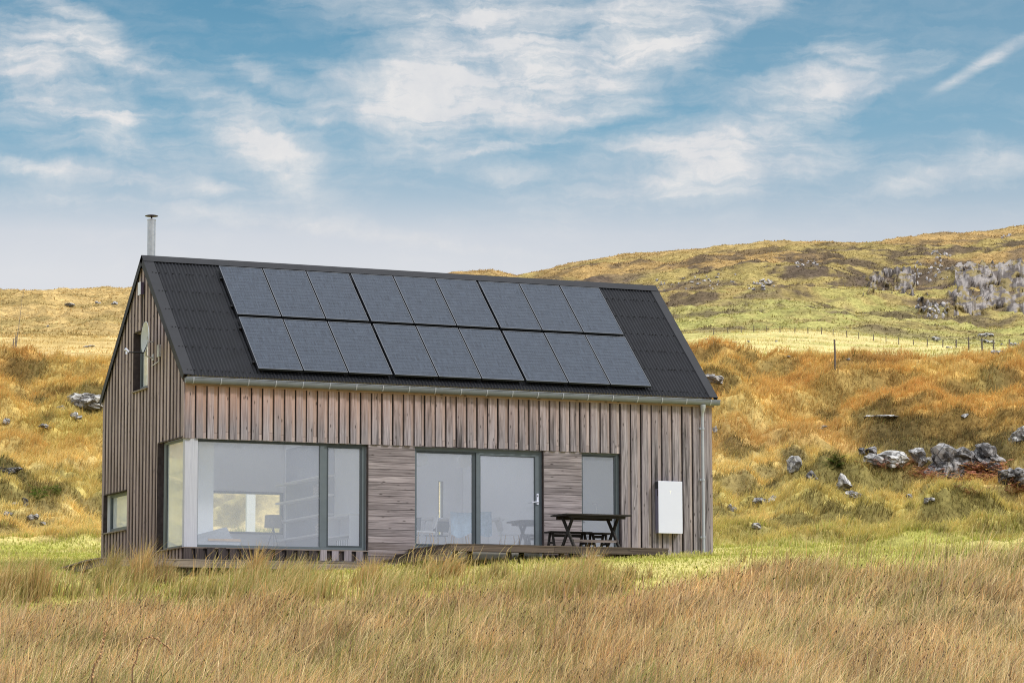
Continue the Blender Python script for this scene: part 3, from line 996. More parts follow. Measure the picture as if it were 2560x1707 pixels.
# rear windows seen through the room
mb = MB()
x0, x1, z0, z1 = RW
fr_frame(mb, x0, x1, z0, z1, .05, 5.60, 5.72, 0)
rw = part(mb, 'rear_window', [M['frame_d']])
fpane(rw, x0 + .05, x1 - .05, z0 + .05, z1 - .05, 5.70, 'glass_rear')
mb = MB()
fr_frame(mb, SW[0], SW[1], SW[2], SW[3], .012, 5.61, 5.72, 0)
sw = part(mb, 'rear_window', [M['frame_d']])
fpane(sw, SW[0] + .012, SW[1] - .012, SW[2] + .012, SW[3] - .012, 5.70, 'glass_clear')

# added white upright, standing in for a bright strip in the rear window
wp = on_plane(626, 1318, 1, 11.5)
t_ = thing('added_white_strip', 'white upright added behind the house as a bright strip in the rear window', 'post', (wp[0], 11.5, wp[2]))
mb = MB(); mb.box(-.11, .11, -.05, .05, -1.6, 1.02); mb.box(-.06, .06, -.0495, .0495, -2.2, -1.601); mb.build('strip_body', M['inner_b'], t_)
mb = MB(); mb.hexa([(-.13, -.07, 1.021), (.13, -.07, 1.021), (.13, .07, 1.021), (-.13, .07, 1.021), (-.02, -.01, 1.07), (.02, -.01, 1.07), (.02, .01, 1.07), (-.02, .01, 1.07)]); mb.build('strip_cap', M['inner_b'], t_)

# ------------------------------------------------------------------ things on the house
# solar panels
PT = [.137, 1.945, 2.045, 3.803]
PW, G1, G2 = .9835, .0275, .062


def make_panel(h, name, label):
    r = thing(name, label, 'solar panel', group='solar panels on the roof')
    mb = MB()
    e = .016
    mb.box(0, PW, 0, e, 0, .042, 1); mb.box(0, PW, h - e, h, 0, .042, 1); mb.box(0, e, e, h - e, 0, .042, 1); mb.box(PW - e, PW, e, h - e, 0, .042, 1)
    t2 = .0445
    mb.box(.001, PW - .001, .001, e - .002, .042, t2, 0); mb.box(.001, PW - .001, h - e + .002, h - .001, .042, t2, 0)
    mb.box(.001, e - .002, e, h - e, .042, t2, 0); mb.box(PW - e + .002, PW - .001, e, h - e, .042, t2, 0)
    mb.build('panel_frame', [M['pframe'], M['pedge']], r)
    mb = MB(); mb.box(e + .0005, PW - e - .0005, e + .0005, h - e - .0005, .004, .039)
    mb.build('cell_sheet', M['cells'], r)
    return r


ORD = ['first', 'second', 'third', 'fourth', 'fifth', 'sixth', 'seventh', 'eighth', 'last']
for row, (ta, tb, rn) in enumerate(((PT[0], PT[1], 'lower'), (PT[2], PT[3], 'upper'))):
    proto = None
    for i in range(9):
        x = 1.581 + i * PW + (i - i // 3) * G1 + (i // 3) * G2 - (0 if i % 3 or True else 0)
        lab = f'dark blue solar panel, {ORD[i]} from the left in the {rn} row on the roof' if i < 8 else f'dark blue solar panel, rightmost in the {rn} row on the roof'
        if i == 0: lab = f'dark blue solar panel, leftmost in the {rn} row on the roof'
        if proto is None: proto = o = make_panel(tb - ta, 'solar_panel', lab)
        else: o = copy_tree(proto)
        o['label'] = lab
        o.location = rp(x, ta, .080)
        o.rotation_euler = (ANG + random.uniform(-.002, .002), 0, 0)

# wall battery
bt = thing('wall_battery', 'white rectangular battery cabinet mounted on the cladding by the downpipe', 'battery', (10.805, -.044, .532))
W_, H_, D_ = .59, 1.146, .165
mb = MB()
mb.box(.0, W_, -D_ - .012, -D_, 0, H_)
f = mb.build('front_cover', M['white'], bt)
bv_ = f.modifiers.new('b', 'BEVEL'); bv_.width = .006; bv_.segments = 2
mb = MB(); mb.box(.012, W_ - .012, -D_ + .0005, .0, .008, H_ - .17); mb.box(.012, W_ - .012, -D_ + .0005, .0, H_ - .168, H_ - .006, 1)
mb.build('cabinet_body', [M['side'], M['pedge']], bt)
mb = MB(); mb.box(.0085, .0118, -D_ + .03, -D_ + .055, H_ - .33, H_ - .19)
mb.build('side_slot', M['black'], bt)
mb = MB()   # raised T shaped emblem
ez, ex, yy = .905, W_ / 2, -D_ - .0135
mlogo = plain('raised_white_emblem', (.97, .97, .97), .25, .5, var=.0)
top = [(-.042, .030), (-.025, .036), (0, .038), (.025, .036), (.042, .030), (.038, .022), (.022, .026), (.013, .026), (.003, -.045), (-.003, -.045), (-.013, .026), (-.022, .026), (-.038, .022)]
P = [(ex + a, yy, ez + b) for a, b in top] + [(ex + a, yy + .002, ez + b) for a, b in top]
nn = len(top)
mb.poly(P, [(0, 1, 11, 12), (1, 2, 10, 11), (2, 7, 8, 9, 10)[:0] or (2, 3, 6, 7), (2, 7, 10), (3, 4, 5, 6), (7, 8, 9, 10)], 0, .5)
mb.build('emblem', mlogo, bt)

# satellite dish
Pd = on_plane(362, 843, 0, -.42)
Pw = on_plane(383, 862, 0, -.02)
ds = thing('satellite_dish', 'grey satellite dish on a bracket beside the upper gable window', 'satellite dish', tuple(Pw))
nd = Vector((-.96, .07, .03)).normalized()
side_ = nd.cross(Vector((0, 0, 1))).normalized(); upv = side_.cross(nd)
Mx = Matrix((side_, upv, nd)).transposed()
c = Vector(Pd) - Vector(Pw)
mb = MB()
prof = [(.0, -.065), (.08, -.060), (.16, -.045), (.24, -.022), (.30, .0), (.312, .004), (.312, -.004), (.24, -.032), (.16, -.055), (.08, -.070), (0., -.075)]
P0 = MB(); mb.lathe([(r * 1.08, z * 1.1) for r, z in prof], c, 28, 0, .5, Mx)
mb.build('reflector', M['dish'], ds)
mb = MB()
lnb = Vector(on_plane(316, 877, 0, -.80)) - Vector(Pw)
bot = c - upv * .31
mb.tube([c - upv * .1 - nd * .08, bot + nd * .01 - upv * .02, lnb + Vector((.05, -.02, -.03))], .014, 8, 1)
mb.tube([lnb + Vector((-.03, .0, .04)), lnb + Vector((.05, 0, -.02))], [.034, .026], 12, 0)
mb.tube([lnb + Vector((.0, .0, .0)), lnb + Vector((.0, 0, -.07))], .02, 10, 0)
mb.build('receiver_arm', [M['white'], M['black']], ds)
mb = MB()
mb.tube([(-.0, 0, -.28), (-.05, 0, -.28), (-.16, 0, -.24), (-.16, 0, .16)], .02, 8)
mb.box(-.012, .0, -.06, .06, -.34, -.2); mb.bar((0, -.0, .06), (-.16, 0, .06), .03, .02); mb.bar((-.16, 0, .10), tuple(c - nd * .07), .05, .04); mb.bar((-.16, 0, .0), tuple(c - nd * .07 - upv * .1), .03, .03)
mb.box(-.19, -.13, -.04, .04, .05, .15)
mb.build('wall_bracket', M['galv'], ds)
# small grey junction box beside it
jb = on_plane(400, 877, 0, -.02)
t_ = thing('junction_box', 'small grey cable box on the gable beside the dish bracket', 'junction box', tuple(jb))
mb = MB(); mb.box(-.05, 0, -.07, .07, -.13, .13); mb.build('box_body', M['galv'], t_)
mb = MB(); mb.tube([(-.02, .0, -.13), (-.02, .03, -.22), (-.02, .2, -.24), (-.02, .5, -.27)], .008, 6); mb.build('cable', M['white'], t_)
# alarm box under the apex
ab = on_plane(356, 722, 0, -.04)
t_ = thing('alarm_box', 'small white box fixed high on the gable below the ridge', 'alarm box', tuple(ab))
mb = MB(); mb.box(-.075, -.066, -.10, .09, -.14, .14); mb.build('box_lid', M['white'], t_)
mb = MB(); mb.box(-.065, .0, -.095, .085, -.135, .135); mb.build('box_body', plain('dark_purple_box_side', (.10, .075, .12), .6), t_)
mb = MB(); mb.tube([(-.01, -.05, -.14), (-.01, -.05, -.5), (-.01, -.10, -1.1)], .009, 6); mb.build('cable', M['black'], t_)

# ------------------------------------------------------------------ deck, terrace, furniture
dk = thing('timber_deck', 'raised dark timber deck with steps in front of the sliding door', 'deck', (4.97, -2.4, -.2))
def local(mb, org):
    mb.v = [(x - org[0], y - org[1], z - org[2]) for x, y, z in mb.v]; return mb
OG = (4.97, -2.4, -.2)
mb = MB()
y = -2.4
while y < -.06:
    mb.box(4.955, 9.955, y, min(y + .138, -.035), .048, .075 - random.uniform(0, .003)); y += .144
local(mb, OG).build('deck_boards', M['deck'], dk)
mb = MB()
for (a, b) in ((4.965, 7.3), (7.304, 9.945)):
    mb.box(a, b, -2.392 - random.uniform(0, .003), -2.35, -.075, .045)
mb.box(4.965, 4.995, -2.348, -.04, -.075, .045); mb.box(9.915, 9.945, -2.348, -.04, -.075, .045)
local(mb, OG).build('fascia_board', M['deck'], dk)
mb = MB()
for x in (5.1, 6.3, 7.5, 8.7, 9.8):
    for yy in (-2.25, -.2):
        mb = MB(); mb.box(x, x + .09, yy, yy + .09, -.9, .046)
        local(mb, OG).build('support_post', M['dark_wood'], dk)
for i, (xa, zt) in enumerate(((4.68, -.045), (4.40, -.165))):
    mb = MB()
    for k in range(2): mb.box(xa + k * .15 - .012, xa + k * .15 + .132, -2.42, -.04, zt - .027, zt - .001)
    mb.box(xa, xa + .025, -2.41, -.045, zt - .115, zt - .029); mb.box(xa + .027, 4.95, -2.415, -2.39, zt - .115, zt - .029)
    local(mb, OG).build('step', M['deck'], dk)

tr = thing('low_timber_terrace', 'low weathered timber walkway edging the grass below the corner window', 'walkway', (-1.9, -.9, -.6))
OG = (-1.9, -.9, -.6)
mb = MB()
ZT = -.275
x = -2.02
k = 0
for i in range(7):
    mb.box(-2.05, 4.55, -1.0 + i * .142, -1.0 + i * .142 + .136, ZT - .028, ZT - random.uniform(0, .004))
for i in range(3):
    mb.hexa([(-2.06 + i * .14, -.002, ZT - .03), (-1.93 + i * .14, -.002, ZT - .03), (-1.30 + i * .14, 5.2, ZT - .03), (-1.43 + i * .14, 5.2, ZT - .03),
             (-2.06 + i * .14, -.002, ZT - .002), (-1.93 + i * .14, -.002, ZT - .002), (-1.30 + i * .14, 5.2, ZT - .002), (-1.43 + i * .14, 5.2, ZT - .002)])
local(mb, OG).build('walkway_boards', M['grey_timber'], tr)
mb = MB()
for a, b in ((-2.0, .55), (.56, 2.05), (2.055, 4.5)):
    mb.box(a, b, -.99 - random.uniform(0, .01), -.945, ZT - .165, ZT - .031)
mb.hexa([(-2.04, -.95, ZT - .165), (-2.0, -.95, ZT - .165), (-1.38, 5.2, ZT - .165), (-1.42, 5.2, ZT - .165), (-2.04, -.95, ZT - .032), (-2.0, -.95, ZT - .032), (-1.38, 5.2, ZT - .032), (-1.42, 5.2, ZT - .032)])
local(mb, OG).build('fascia_board', M['grey_timber'], tr)
mb = MB()
for x, yy in ((-1.7, -.93), (-.2, -.93), (1.3, -.93), (2.8, -.93), (4.2, -.93), (-1.72, 1.5), (-1.55, 3.2), (-1.36, 4.9)):
    mb = MB(); mb.box(x, x + .09, yy, yy + .09, -1.2, ZT - .032)
    local(mb, OG).build('support_post', M['dark_wood'], tr)
# short timber step on the far side of the right corner
ts = thing('timber_step', 'short plank landing poking out behind the right corner of the house', 'step', (12.5, 4.6, -.1))
mb = MB(); mb.box(-.25, .75, -.2, .4, .15, .20, 0); mb.build('plank', M['grey_timber'], ts)
mb = MB(); mb.box(-.2, -.12, -.15, .35, -.5, .149); mb.box(.6, .68, -.15, .35, -.5, .149); mb.build('riser', M['dark_wood'], ts)

# picnic table and benches
def xlegs(mb, x, yc, span, z0, z1, w=.075, t=.035):
    mb.bar((x, yc - span / 2, z0), (x, yc + span / 2 * .62, z1), w, t, up=(1, 0, 0)); mb.bar((x + t + .002, yc + span / 2, z0), (x + t + .002, yc - span / 2 * .62, z1), w, t, up=(1, 0, 0))


tb = thing('picnic_table', 'dark weathered picnic table with crossed legs on the deck', 'table', (8.75, -1.1, .076))
mb = MB()
for i in range(6): mb.box(-.77 + random.uniform(-.02, .02), .77 + random.uniform(-.02, .02), -.40 + i * .135, -.40 + i * .135 + .127, .715, .747)
mb.build('tabletop', M['table'], tb)
mb = MB(); mb.box(-.66, .66, -.34, -.31, .655, .713); mb.box(-.66, .66, .31, .34, .655, .713); mb.build('apron', M['table'], tb)
for sx in (-.56, .50):
    mb = MB(); xlegs(mb, sx, 0, .78, .0, .71); mb.build('leg', M['table'], tb)
mb = MB(); mb.box(-.53, .53, -.27, -.20, .15, .205); mb.build('stretcher', M['grey_timber'], tb)


def bench(name, label, loc, half, group=None):
    t = thing(name, label, 'bench', loc, group)
    mb = MB()
    for i in range(3): mb.box(-half, half, -.17 + i * .115, -.17 + i * .115 + .108, .385, .415)
    mb.build('seat', M['table'], t)
    for sx in (-half + .1, half - .14):
        mb = MB()
        mb.bar((sx, -.19, 0), (sx, -.06, .383), .06, .035, up=(1, 0, 0)); mb.bar((sx, .19, 0), (sx, .06, .383), .06, .035, up=(1, 0, 0)); mb.box(sx - .0165, sx + .0165, -.10, .10, .15, .2)
        mb.build('leg', M['table'], t)
    mb = MB(); mb.box(-half + .12, half - .16, -.02, .02, .30, .36); mb.build('stretcher', M['table'], t)
    return t


bench('garden_bench', 'long dark bench behind the left half of the picnic table', (8.47, -.55, .076), .50)
bench('garden_bench', 'short dark bench behind the right end of the picnic table', (9.26, -.42, .076), .27)

# ------------------------------------------------------------------ inside the rooms
t = thing('floor_lamp', 'tripod floor lamp with a pale drum shade before the rear window', 'lamp', (3.80, 5.2, 0))
mb = MB(); mb.tube([(0, 0, .80), (0, 0, 1.08)], [.205, .19], 24, caps=False); mb.build('lamp_shade', M['lamp'], t)
mb = MB()
for a in (0.3, 2.4, 4.5): mb.tube([(0, 0, .80), (.26 * cos(a), .26 * sin(a), 0)], .012, 6)
mb.build('tripod', M['seat_d'], t)
t = thing('bookshelf', 'white wall shelves along the right wall of the living room', 'shelves', (4.19, 3.4, 0))
for z in (.50, .92, 1.34, 1.76):
    mb = MB(); mb.box(-.24, 0, -1.1, 2.1, z, z + .04); mb.build('shelf', M['shelf'], t)
mb = MB()
for yy in (-1.08, 2.06): mb.box(-.235, -.002, yy, yy + .035, .541 - .04, .499) if False else mb.box(-.235, -.002, yy, yy + .035, .0, .499)
mb.build('side_panel', M['shelf'], t)
mb = MB(); mb.box(-.001, .006, -1.04, 2.05, .0, 2.6); mb.build('back_panel', plain('grey_alcove_back', (.42, .43, .52), .9, .1, var=.03), t)
for (nm, lab, yy, z) in (('book_row', 'pale row of books on the lowest white shelf', -.75, .541), ('book_row', 'short row of books on the third white shelf', -.6, 1.381)):
    mb = MB()
    y0 = 0
    for k in range(9):
        w = random.uniform(.02, .045); mb.box(-.17, 0, y0, y0 + w - .002, 0, random.uniform(.17, .26)); y0 += w
    o = mb.build(nm, M['book']); o.location = (4.15, 3.4 + yy, z); put(o, lab, 'books')
mb = MB(); mb.lathe([(.0, 0), (.05, 0), (.06, .05), (.04, .12), (.02, .16), (.02, .2), (0, .2)], (0, 0, 0), 14)
o = mb.build('vase', M['white']); o.location = (4.05, 2.75, .961); put(o, 'small white vase on the second shelf of the living room', 'vase')
t = thing('sideboard', 'white sideboard behind the narrow right pane of the corner window', 'sideboard', (4.19, .5, 0))
mb = MB(); mb.box(-.36, 0, .0, 1.55, .80, .84); mb.build('top', M['shelf'], t)
mb = MB(); mb.box(-.34, 0, .0, .03, 0, .799); mb.box(-.34, 0, 1.50, 1.53, 0, .799); mb.box(-.33, 0, .031, 1.499, .38, .41); mb.box(-.02, 0, .031, 1.499, .0, .379); mb.build('carcass', M['inner'], t)
t = thing('patterned_basket', 'striped white basket below the sideboard in the corner window', 'basket', (4.03, 1.1, 0.01))
mb = MB()
for k in range(14): mb.box(-.12, -.10, -.5 + k * .065, -.5 + k * .065 + .035, 0, .30, k % 2)
mb.box(-.098, .1, -.5, .4, 0, .28, 1); mb.build('basket_body', [M['inner_b'], M['sofa']], t)
t = thing('sofa', 'low grey sofa end just inside the corner window', 'sofa', (.95, .95, 0))
mb = MB(); mb.box(-.55, .5, -.3, .9, .12, .24); mb.build('seat', M['sofa'], t)
mb = MB(); mb.hexa([(-.5, -.2, .24), (.38, -.2, .25), (.38, .1, .25), (-.5, .1, .24), (-.5, -.2, .30), (.24, -.2, .50), (.24, .1, .50), (-.5, .1, .30)]); mb.build('cushion', M['sofa'], t)
mb = MB(); mb.box(-.2, .52, -.32, -.28, .20, .25); mb.build('arm_rail', M['oak'], t)

t = thing('dining_table', 'white dining table with chrome legs behind the sliding door', 'table', (7.1, 2.05, .12))
mb = MB(); mb.box(-.83, .83, -.42, .42, .735, .762); mb.build('tabletop', M['shelf'], t)
for sx in (-.76, .76):
    for sy in (-.36, .36):
        mb = MB(); mb.tube([(sx * .93, sy, .734), (sx * .98, sy, .69), (sx, sy, .6), (sx * 1.05, sy, 0)], .016, 8); mb.build('leg', M['chrome'], t)


def chair(label, x, y, rz, shell):
    t = thing('dining_chair', label, 'chair', (x, y, .12), 'dining chairs behind the sliding door', rz)
    mb = MB(); mb.hexa([(-.21, -.2, .42), (.21, -.2, .42), (.19, .22, .40), (-.19, .22, .40), (-.21, -.2, .45), (.21, -.2, .45), (.19, .22, .43), (-.19, .22, .43)]); mb.build('seat', shell, t)
    mb = MB(); mb.hexa([(-.19, .2, .50), (.19, .2, .50), (.19, .225, .50), (-.19, .225, .50), (-.21, .29, .80), (.21, .29, .80), (.21, .312, .80), (-.21, .312, .80)]); mb.build('backrest', shell, t)
    for sx in (-.18, .18):
        for sy in (-.17, .2):
            mb = MB(); mb.tube([(sx * .8, sy * .8, .41), (sx * 1.1, sy * 1.15, 0)], [.014, .010], 8); mb.build('leg', M['oak'], t)
    return t


chair('dark grey dining chair at the left behind the sliding door', 6.15, 2.7, 2.8, M['seat_d'])
chair('second dark dining chair behind the table left of the blue throw', 6.75, 2.75, 3.3, M['seat_d'])
chair('dining chair hidden under the pale blue throw', 6.75, 1.35, 2.9 + pi, M['shelf'])
chair('white dining chair at the right of the dining table', 8.1, 1.7, 1.5, M['shelf'])
chair('white dining chair at the left end of the dining table', 5.95, 1.5, 4.5, M['shelf'])
mb = MB()   # draped throw
nu, nv = 26, 10
P = []
for j in range(nv + 1):
    for i in range(nu + 1):
        uu = i / nu; vv = j / nv
        P.append((6.42 + uu * .98, 1.12 - .03 * sin(uu * 24) * vv - .06 * vv, .98 - vv * (.50 + .06 * sin(uu * 9)) - .02 * sin(uu * 5)))
w = nu + 1
mb.poly(P, [(j * w + i, j * w + i + 1, (j + 1) * w + i + 1, (j + 1) * w + i) for j in range(nv) for i in range(nu)], 0, .5, True)
put(mb.build('blanket', M['cloth_b']), 'pale blue throw draped over a chair behind the sliding door', 'blanket')
for x, lab in ((6.07, 'white paper globe lamp at the left behind the sliding door'), (7.13, 'white paper globe lamp near the middle of the sliding door')):
    t = thing('pendant_lamp', lab, 'lamp', (x, 2.0, 2.36), 'pendant lamps over the dining table')
    mb = MB(); mb.lathe([(.165 * sin(pi * k / 12) + 1e-4, -.19 + .165 * -cos(pi * k / 12)) for k in range(13)], (0, 0, 0), 20); mb.build('globe', M['pend'], t)
    mb = MB(); mb.tube([(0, 0, 2.9), (0, 0, -.03)], .006, 6); mb.build('cord', M['white'], t)
t = thing('kitchen_counter', 'pale counter behind the narrow window at the right', 'counter', (9.9, 2.5, .12))
mb = MB(); mb.box(-1., 1.6, -.25, .3, .86, .90); mb.build('worktop', M['shelf'], t)
mb = MB(); mb.box(-.98, 1.58, -.22, .3, 0, .859); mb.build('cabinet', M['inner'], t)
mb = MB(); mb.tube([(0, 0, 0), (0, 0, .30), (-.03, -.02, .33), (-.14, -.06, .32)], .016, 8)
o = mb.build('tap', M['chrome']); o.location = (10.55, 2.4, 1.021); put(o, 'slim white tap standing behind the narrow right window', 'tap')

# ------------------------------------------------------------------ rocks
def rock_verts(seed, sub=2, sx=1., sy=1., sz=1., planes=9, rough=.10):
    r_ = random.Random(seed)
    bm = bmesh.new()
    bmesh.ops.create_icosphere(bm, subdivisions=sub, radius=1.)
    pl = []
    for _ in range(planes):
        v = Vector((r_.gauss(0, 1), r_.gauss(0, 1), r_.gauss(0, 1))).normalized()
        pl.append((v, r_.uniform(.38, .78)))
    ph = [r_.uniform(0, 9) for _ in range(6)]
    P = []
    for v in bm.verts:
        p = v.co.copy()
        for (nv_, k_) in pl:
            dd = p.dot(nv_)
            if dd > k_: p -= nv_ * (dd - k_)
        q = 1 + rough * (sin(p.x * 5 + ph[0]) * sin(p.y * 6 + ph[1]) + .6 * sin(p.z * 9 + ph[2] + p.x * 7) + .5 * sin(p.y * 13 + ph[3] + p.z * 5))
        P.append(Vector((p.x * q * sx, p.y * q * sy, p.z * q * sz)))
    Fs = [[v.index for v in f.verts] for f in bm.faces]
    bm.free()
    return P, Fs


def px_m(d):
    return d * sqrt(1 + .02) / F_PX


def boulder(px, py, w, h, label, m='rock', sub=3, group=None, name='boulder', cat='boulder', sink=.25, chunks=1, planes=9):
    """a rock about w by h photo pixels whose foot meets the terrain at (px, py+h/2)"""
    d, th, p = hit(px, py + h * .45)
    k = px_m(d)
    W, Hh = w * k * (1. if chunks < 5 else 1.08), h * k * (1. if chunks < 5 else .95)
    mb = MB()
    sd = int(px * 7 + py * 13)
    rr = random.Random(sd)
    for c_ in range(chunks):
        s = 1. if chunks == 1 else rr.uniform(.45, .8)
        P, Fs = rock_verts(sd + c_ * 101, sub, W * .56 * s, W * .46 * s, Hh * .62 * s, planes)
        ang = rr.uniform(0, 6.28); ca, sa = cos(ang) , sin(ang)
        ox = 0 if chunks == 1 else rr.uniform(-.36, .36) * W
        oz = 0 if chunks == 1 else rr.uniform(-.3, .35) * Hh
        # lay the long side across the view
        Q = []
        for v in P:
            a = YAW
            x_, y_ = v.x, v.y
            Q.append(Vector((x_ * cos(-a) - y_ * sin(-a) + ox * RH[0], x_ * sin(-a) + y_ * cos(-a) + ox * RH[1], v.z + Hh * .26 + oz * .7)))
        mb.poly(Q, Fs, 0, .5, False)
    o = mb.build(name, M[m])
    o.location = p
    put(o, label, cat, group)
    return o


B = boulder
B(1986, 1168, 44, 44, 'rounded grey boulder under the dark heather bank right of the house')
B(2111, 1201, 38, 52, 'upright square grey block standing alone on the slope', planes=6)
B(1911, 1245, 64, 34, 'low black and white boulder right of the house, below the rounded one', 'rock', chunks=3)
B(1832, 1265, 22, 30, 'small white stone on the slope nearest the right house corner', chunks=2)
B(2142, 1233, 46, 24, 'pair of white stones at the foot of the upright block', chunks=3)
B(2321, 1250, 30, 22, 'small bright white stone below the red bracken', chunks=2)
B(2275, 1240, 20, 12, 'small dull stone left of the bright white one below the bracken')
B(1891, 1319, 34, 16, 'flat grey stone low on the slope near the lawn')
B(2033, 1192, 34, 36, 'dark rock capped by a heather mound between the round boulder and the block', 'rock_d')
B(2167, 1124, 42, 40, 'grey rock at the left end of the heathery outcrop', 'rock_d', chunks=2)
B(2214, 1146, 92, 46, 'white and black split rock above the left bracken', chunks=7)
B(2307, 1148, 52, 46, 'slim white rock in the middle of the heathery outcrop', chunks=4)
B(2372, 1156, 92, 82, 'tall square rock face in the middle of the bracken outcrop', 'rock_d', chunks=8, planes=6)
B(2458, 1135, 72, 74, 'dark jointed rock right of the tall square rock face', 'rock_d', chunks=8)
B(2545, 1085, 70, 60, 'pale flat rock slab at the right edge of the slope', chunks=3)
B(2541, 1196, 70, 60, 'low dark rock beside the bracken at the right edge', 'rock_d', chunks=6)
B(2492, 1165, 60, 50, 'black fissured rock behind the densest bracken', 'rock_d', chunks=7)
B(2414, 1052, 18, 13, 'tiny white stone above the heathery outcrop')
B(2205, 1040, 70, 13, 'line of low stones under the dark bank high on the right slope', chunks=5)
B(2058, 1068, 34, 14, 'low grey stone beneath a small dark tuft on the right slope', chunks=2)
B(1791, 1074, 17, 24, 'small white stone against the right edge of the house', chunks=2)
B(1776, 946, 50, 26, 'grey stones beside the roof corner at the right', chunks=4)
B(228, 1014, 84, 44, 'broad pale rock outcrop at the left edge of the house', chunks=7, name='rock_outcrop', cat='rock')
B(160, 1020, 36, 20, 'pale rock just left of the broad outcrop', chunks=2)
B(186, 1045, 30, 20, 'small pale rock below the broad left outcrop', chunks=2)
B(120, 1066, 46, 15, 'long flat white stone on the left slope', chunks=2)
B(15, 1057, 24, 14, 'white stone at the left edge of the photo')
B(37, 1259, 30, 18, 'grey stone low on the left slope, left one of a pair', chunks=2)
B(64, 1256, 24, 24, 'grey stone low on the left slope, right one of a pair', 'rock_d')
B(20, 1288, 28, 14, 'flat grey stone at the bottom left of the slope')
B(79, 1297, 26, 20, 'broken pale stone above the left lawn', chunks=3)
B(107, 1306, 16, 10, 'tiny grey stone above the left lawn')
B(30, 1178, 60, 26, 'dark peat bank with stones on the left slope', 'rock_d', chunks=3)
# stones scattered over the far meadow and along the fence
FARST = [(1870, 853, 14, 7), (1834, 855, 16, 6), (1972, 891, 16, 6), (2069, 889, 8, 7), (2122, 898, 12, 10), (2212, 898, 10, 7), (1939, 853, 8, 6), (1767, 848, 10, 6)]
FARL = ['white stone in the far meadow left of the pale strip', 'flat stone in the far meadow nearest the roof', 'pair of stones just above the crest by the lone post', 'tiny upright stone above the lone post',
        'bright stone in the meadow right of the lone post', 'small stone in the meadow right of the bright one', 'small dark stone under the fence in the meadow', 'small stone at the fence end by the roof']
for (a, b, w, h), lab in zip(FARST, FARL): B(a, b, w, h, lab, 'rock', 2, chunks=2)
for (a, b, w, h, lab) in [(2333, 848, 28, 14, 'small rock pile above the fence under the cliff'), (2466, 836, 38, 14, 'upper rock pile below the right cliff'), (2468, 852, 34, 14, 'lower rock pile below the right cliff'),
                          (2372, 868, 20, 8, 'low stones on the fence line'), (2503, 882, 44, 15, 'rounded pale rocks at the right end of the fence'), (2536, 858, 26, 20, 'stones between cliff and fence at the right edge'),
                          (2505, 860, 10, 10, 'single white stone between the rock piles and the right edge'), (165, 752, 0, 0, None), (292, 756, 22, 10, 'pale rocks on the left skyline beside the roof'), (172, 762, 36, 12, 'pale rocks high on the left hill'),
                          (245, 756, 14, 8, 'small rock on the left hill between two rock patches'), (124, 816, 14, 5, 'lone white stone on the left far meadow'), (222, 866, 24, 6, 'flat dark stone on the left far meadow')]:
    if lab: B(a, b, w, h, lab, 'rock', 2, chunks=4 if w > 15 else 2)


def outcrop(label, region, n, wr, hr, seed, m='cliff', stuff=False):
    """pale upright slabs in one rock face: region = polygon test in photo pixels of the seen hillside"""
    r_ = random.Random(seed)
    mb = MB()
    first = None
    cnt = 0
    while cnt < n:
        px, py = region(r_)
        d, th, p = hit(px, py)
        k = px_m(d)
        if first is None: first = p.copy()
        w = r_.uniform(*wr) * k; h = r_.uniform(*hr) * k
        P, Fs = rock_verts(r_.randint(0, 10 ** 6), 2, w * .5, w * .55, h * .55, 8, .12)
        tl = r_.uniform(-.12, .16); a = r_.uniform(0, 6.28)
        mb.poly([(p.x - first.x + v.x * cos(a) - v.y * sin(a) + v.z * tl * RH[0], p.y - first.y + v.x * sin(a) + v.y * cos(a) + v.z * tl * RH[1], p.z - first.z + v.z + h * .08) for v in P], Fs, 0, .5, False)
        cnt += 1
    o = mb.build('scree' if stuff else 'rock_outcrop', M[m]); o.location = first
    if stuff: put(o, label, 'rocks', None, 'stuff')
    else: put(o, label, 'rock', 'rock faces on the far hill')


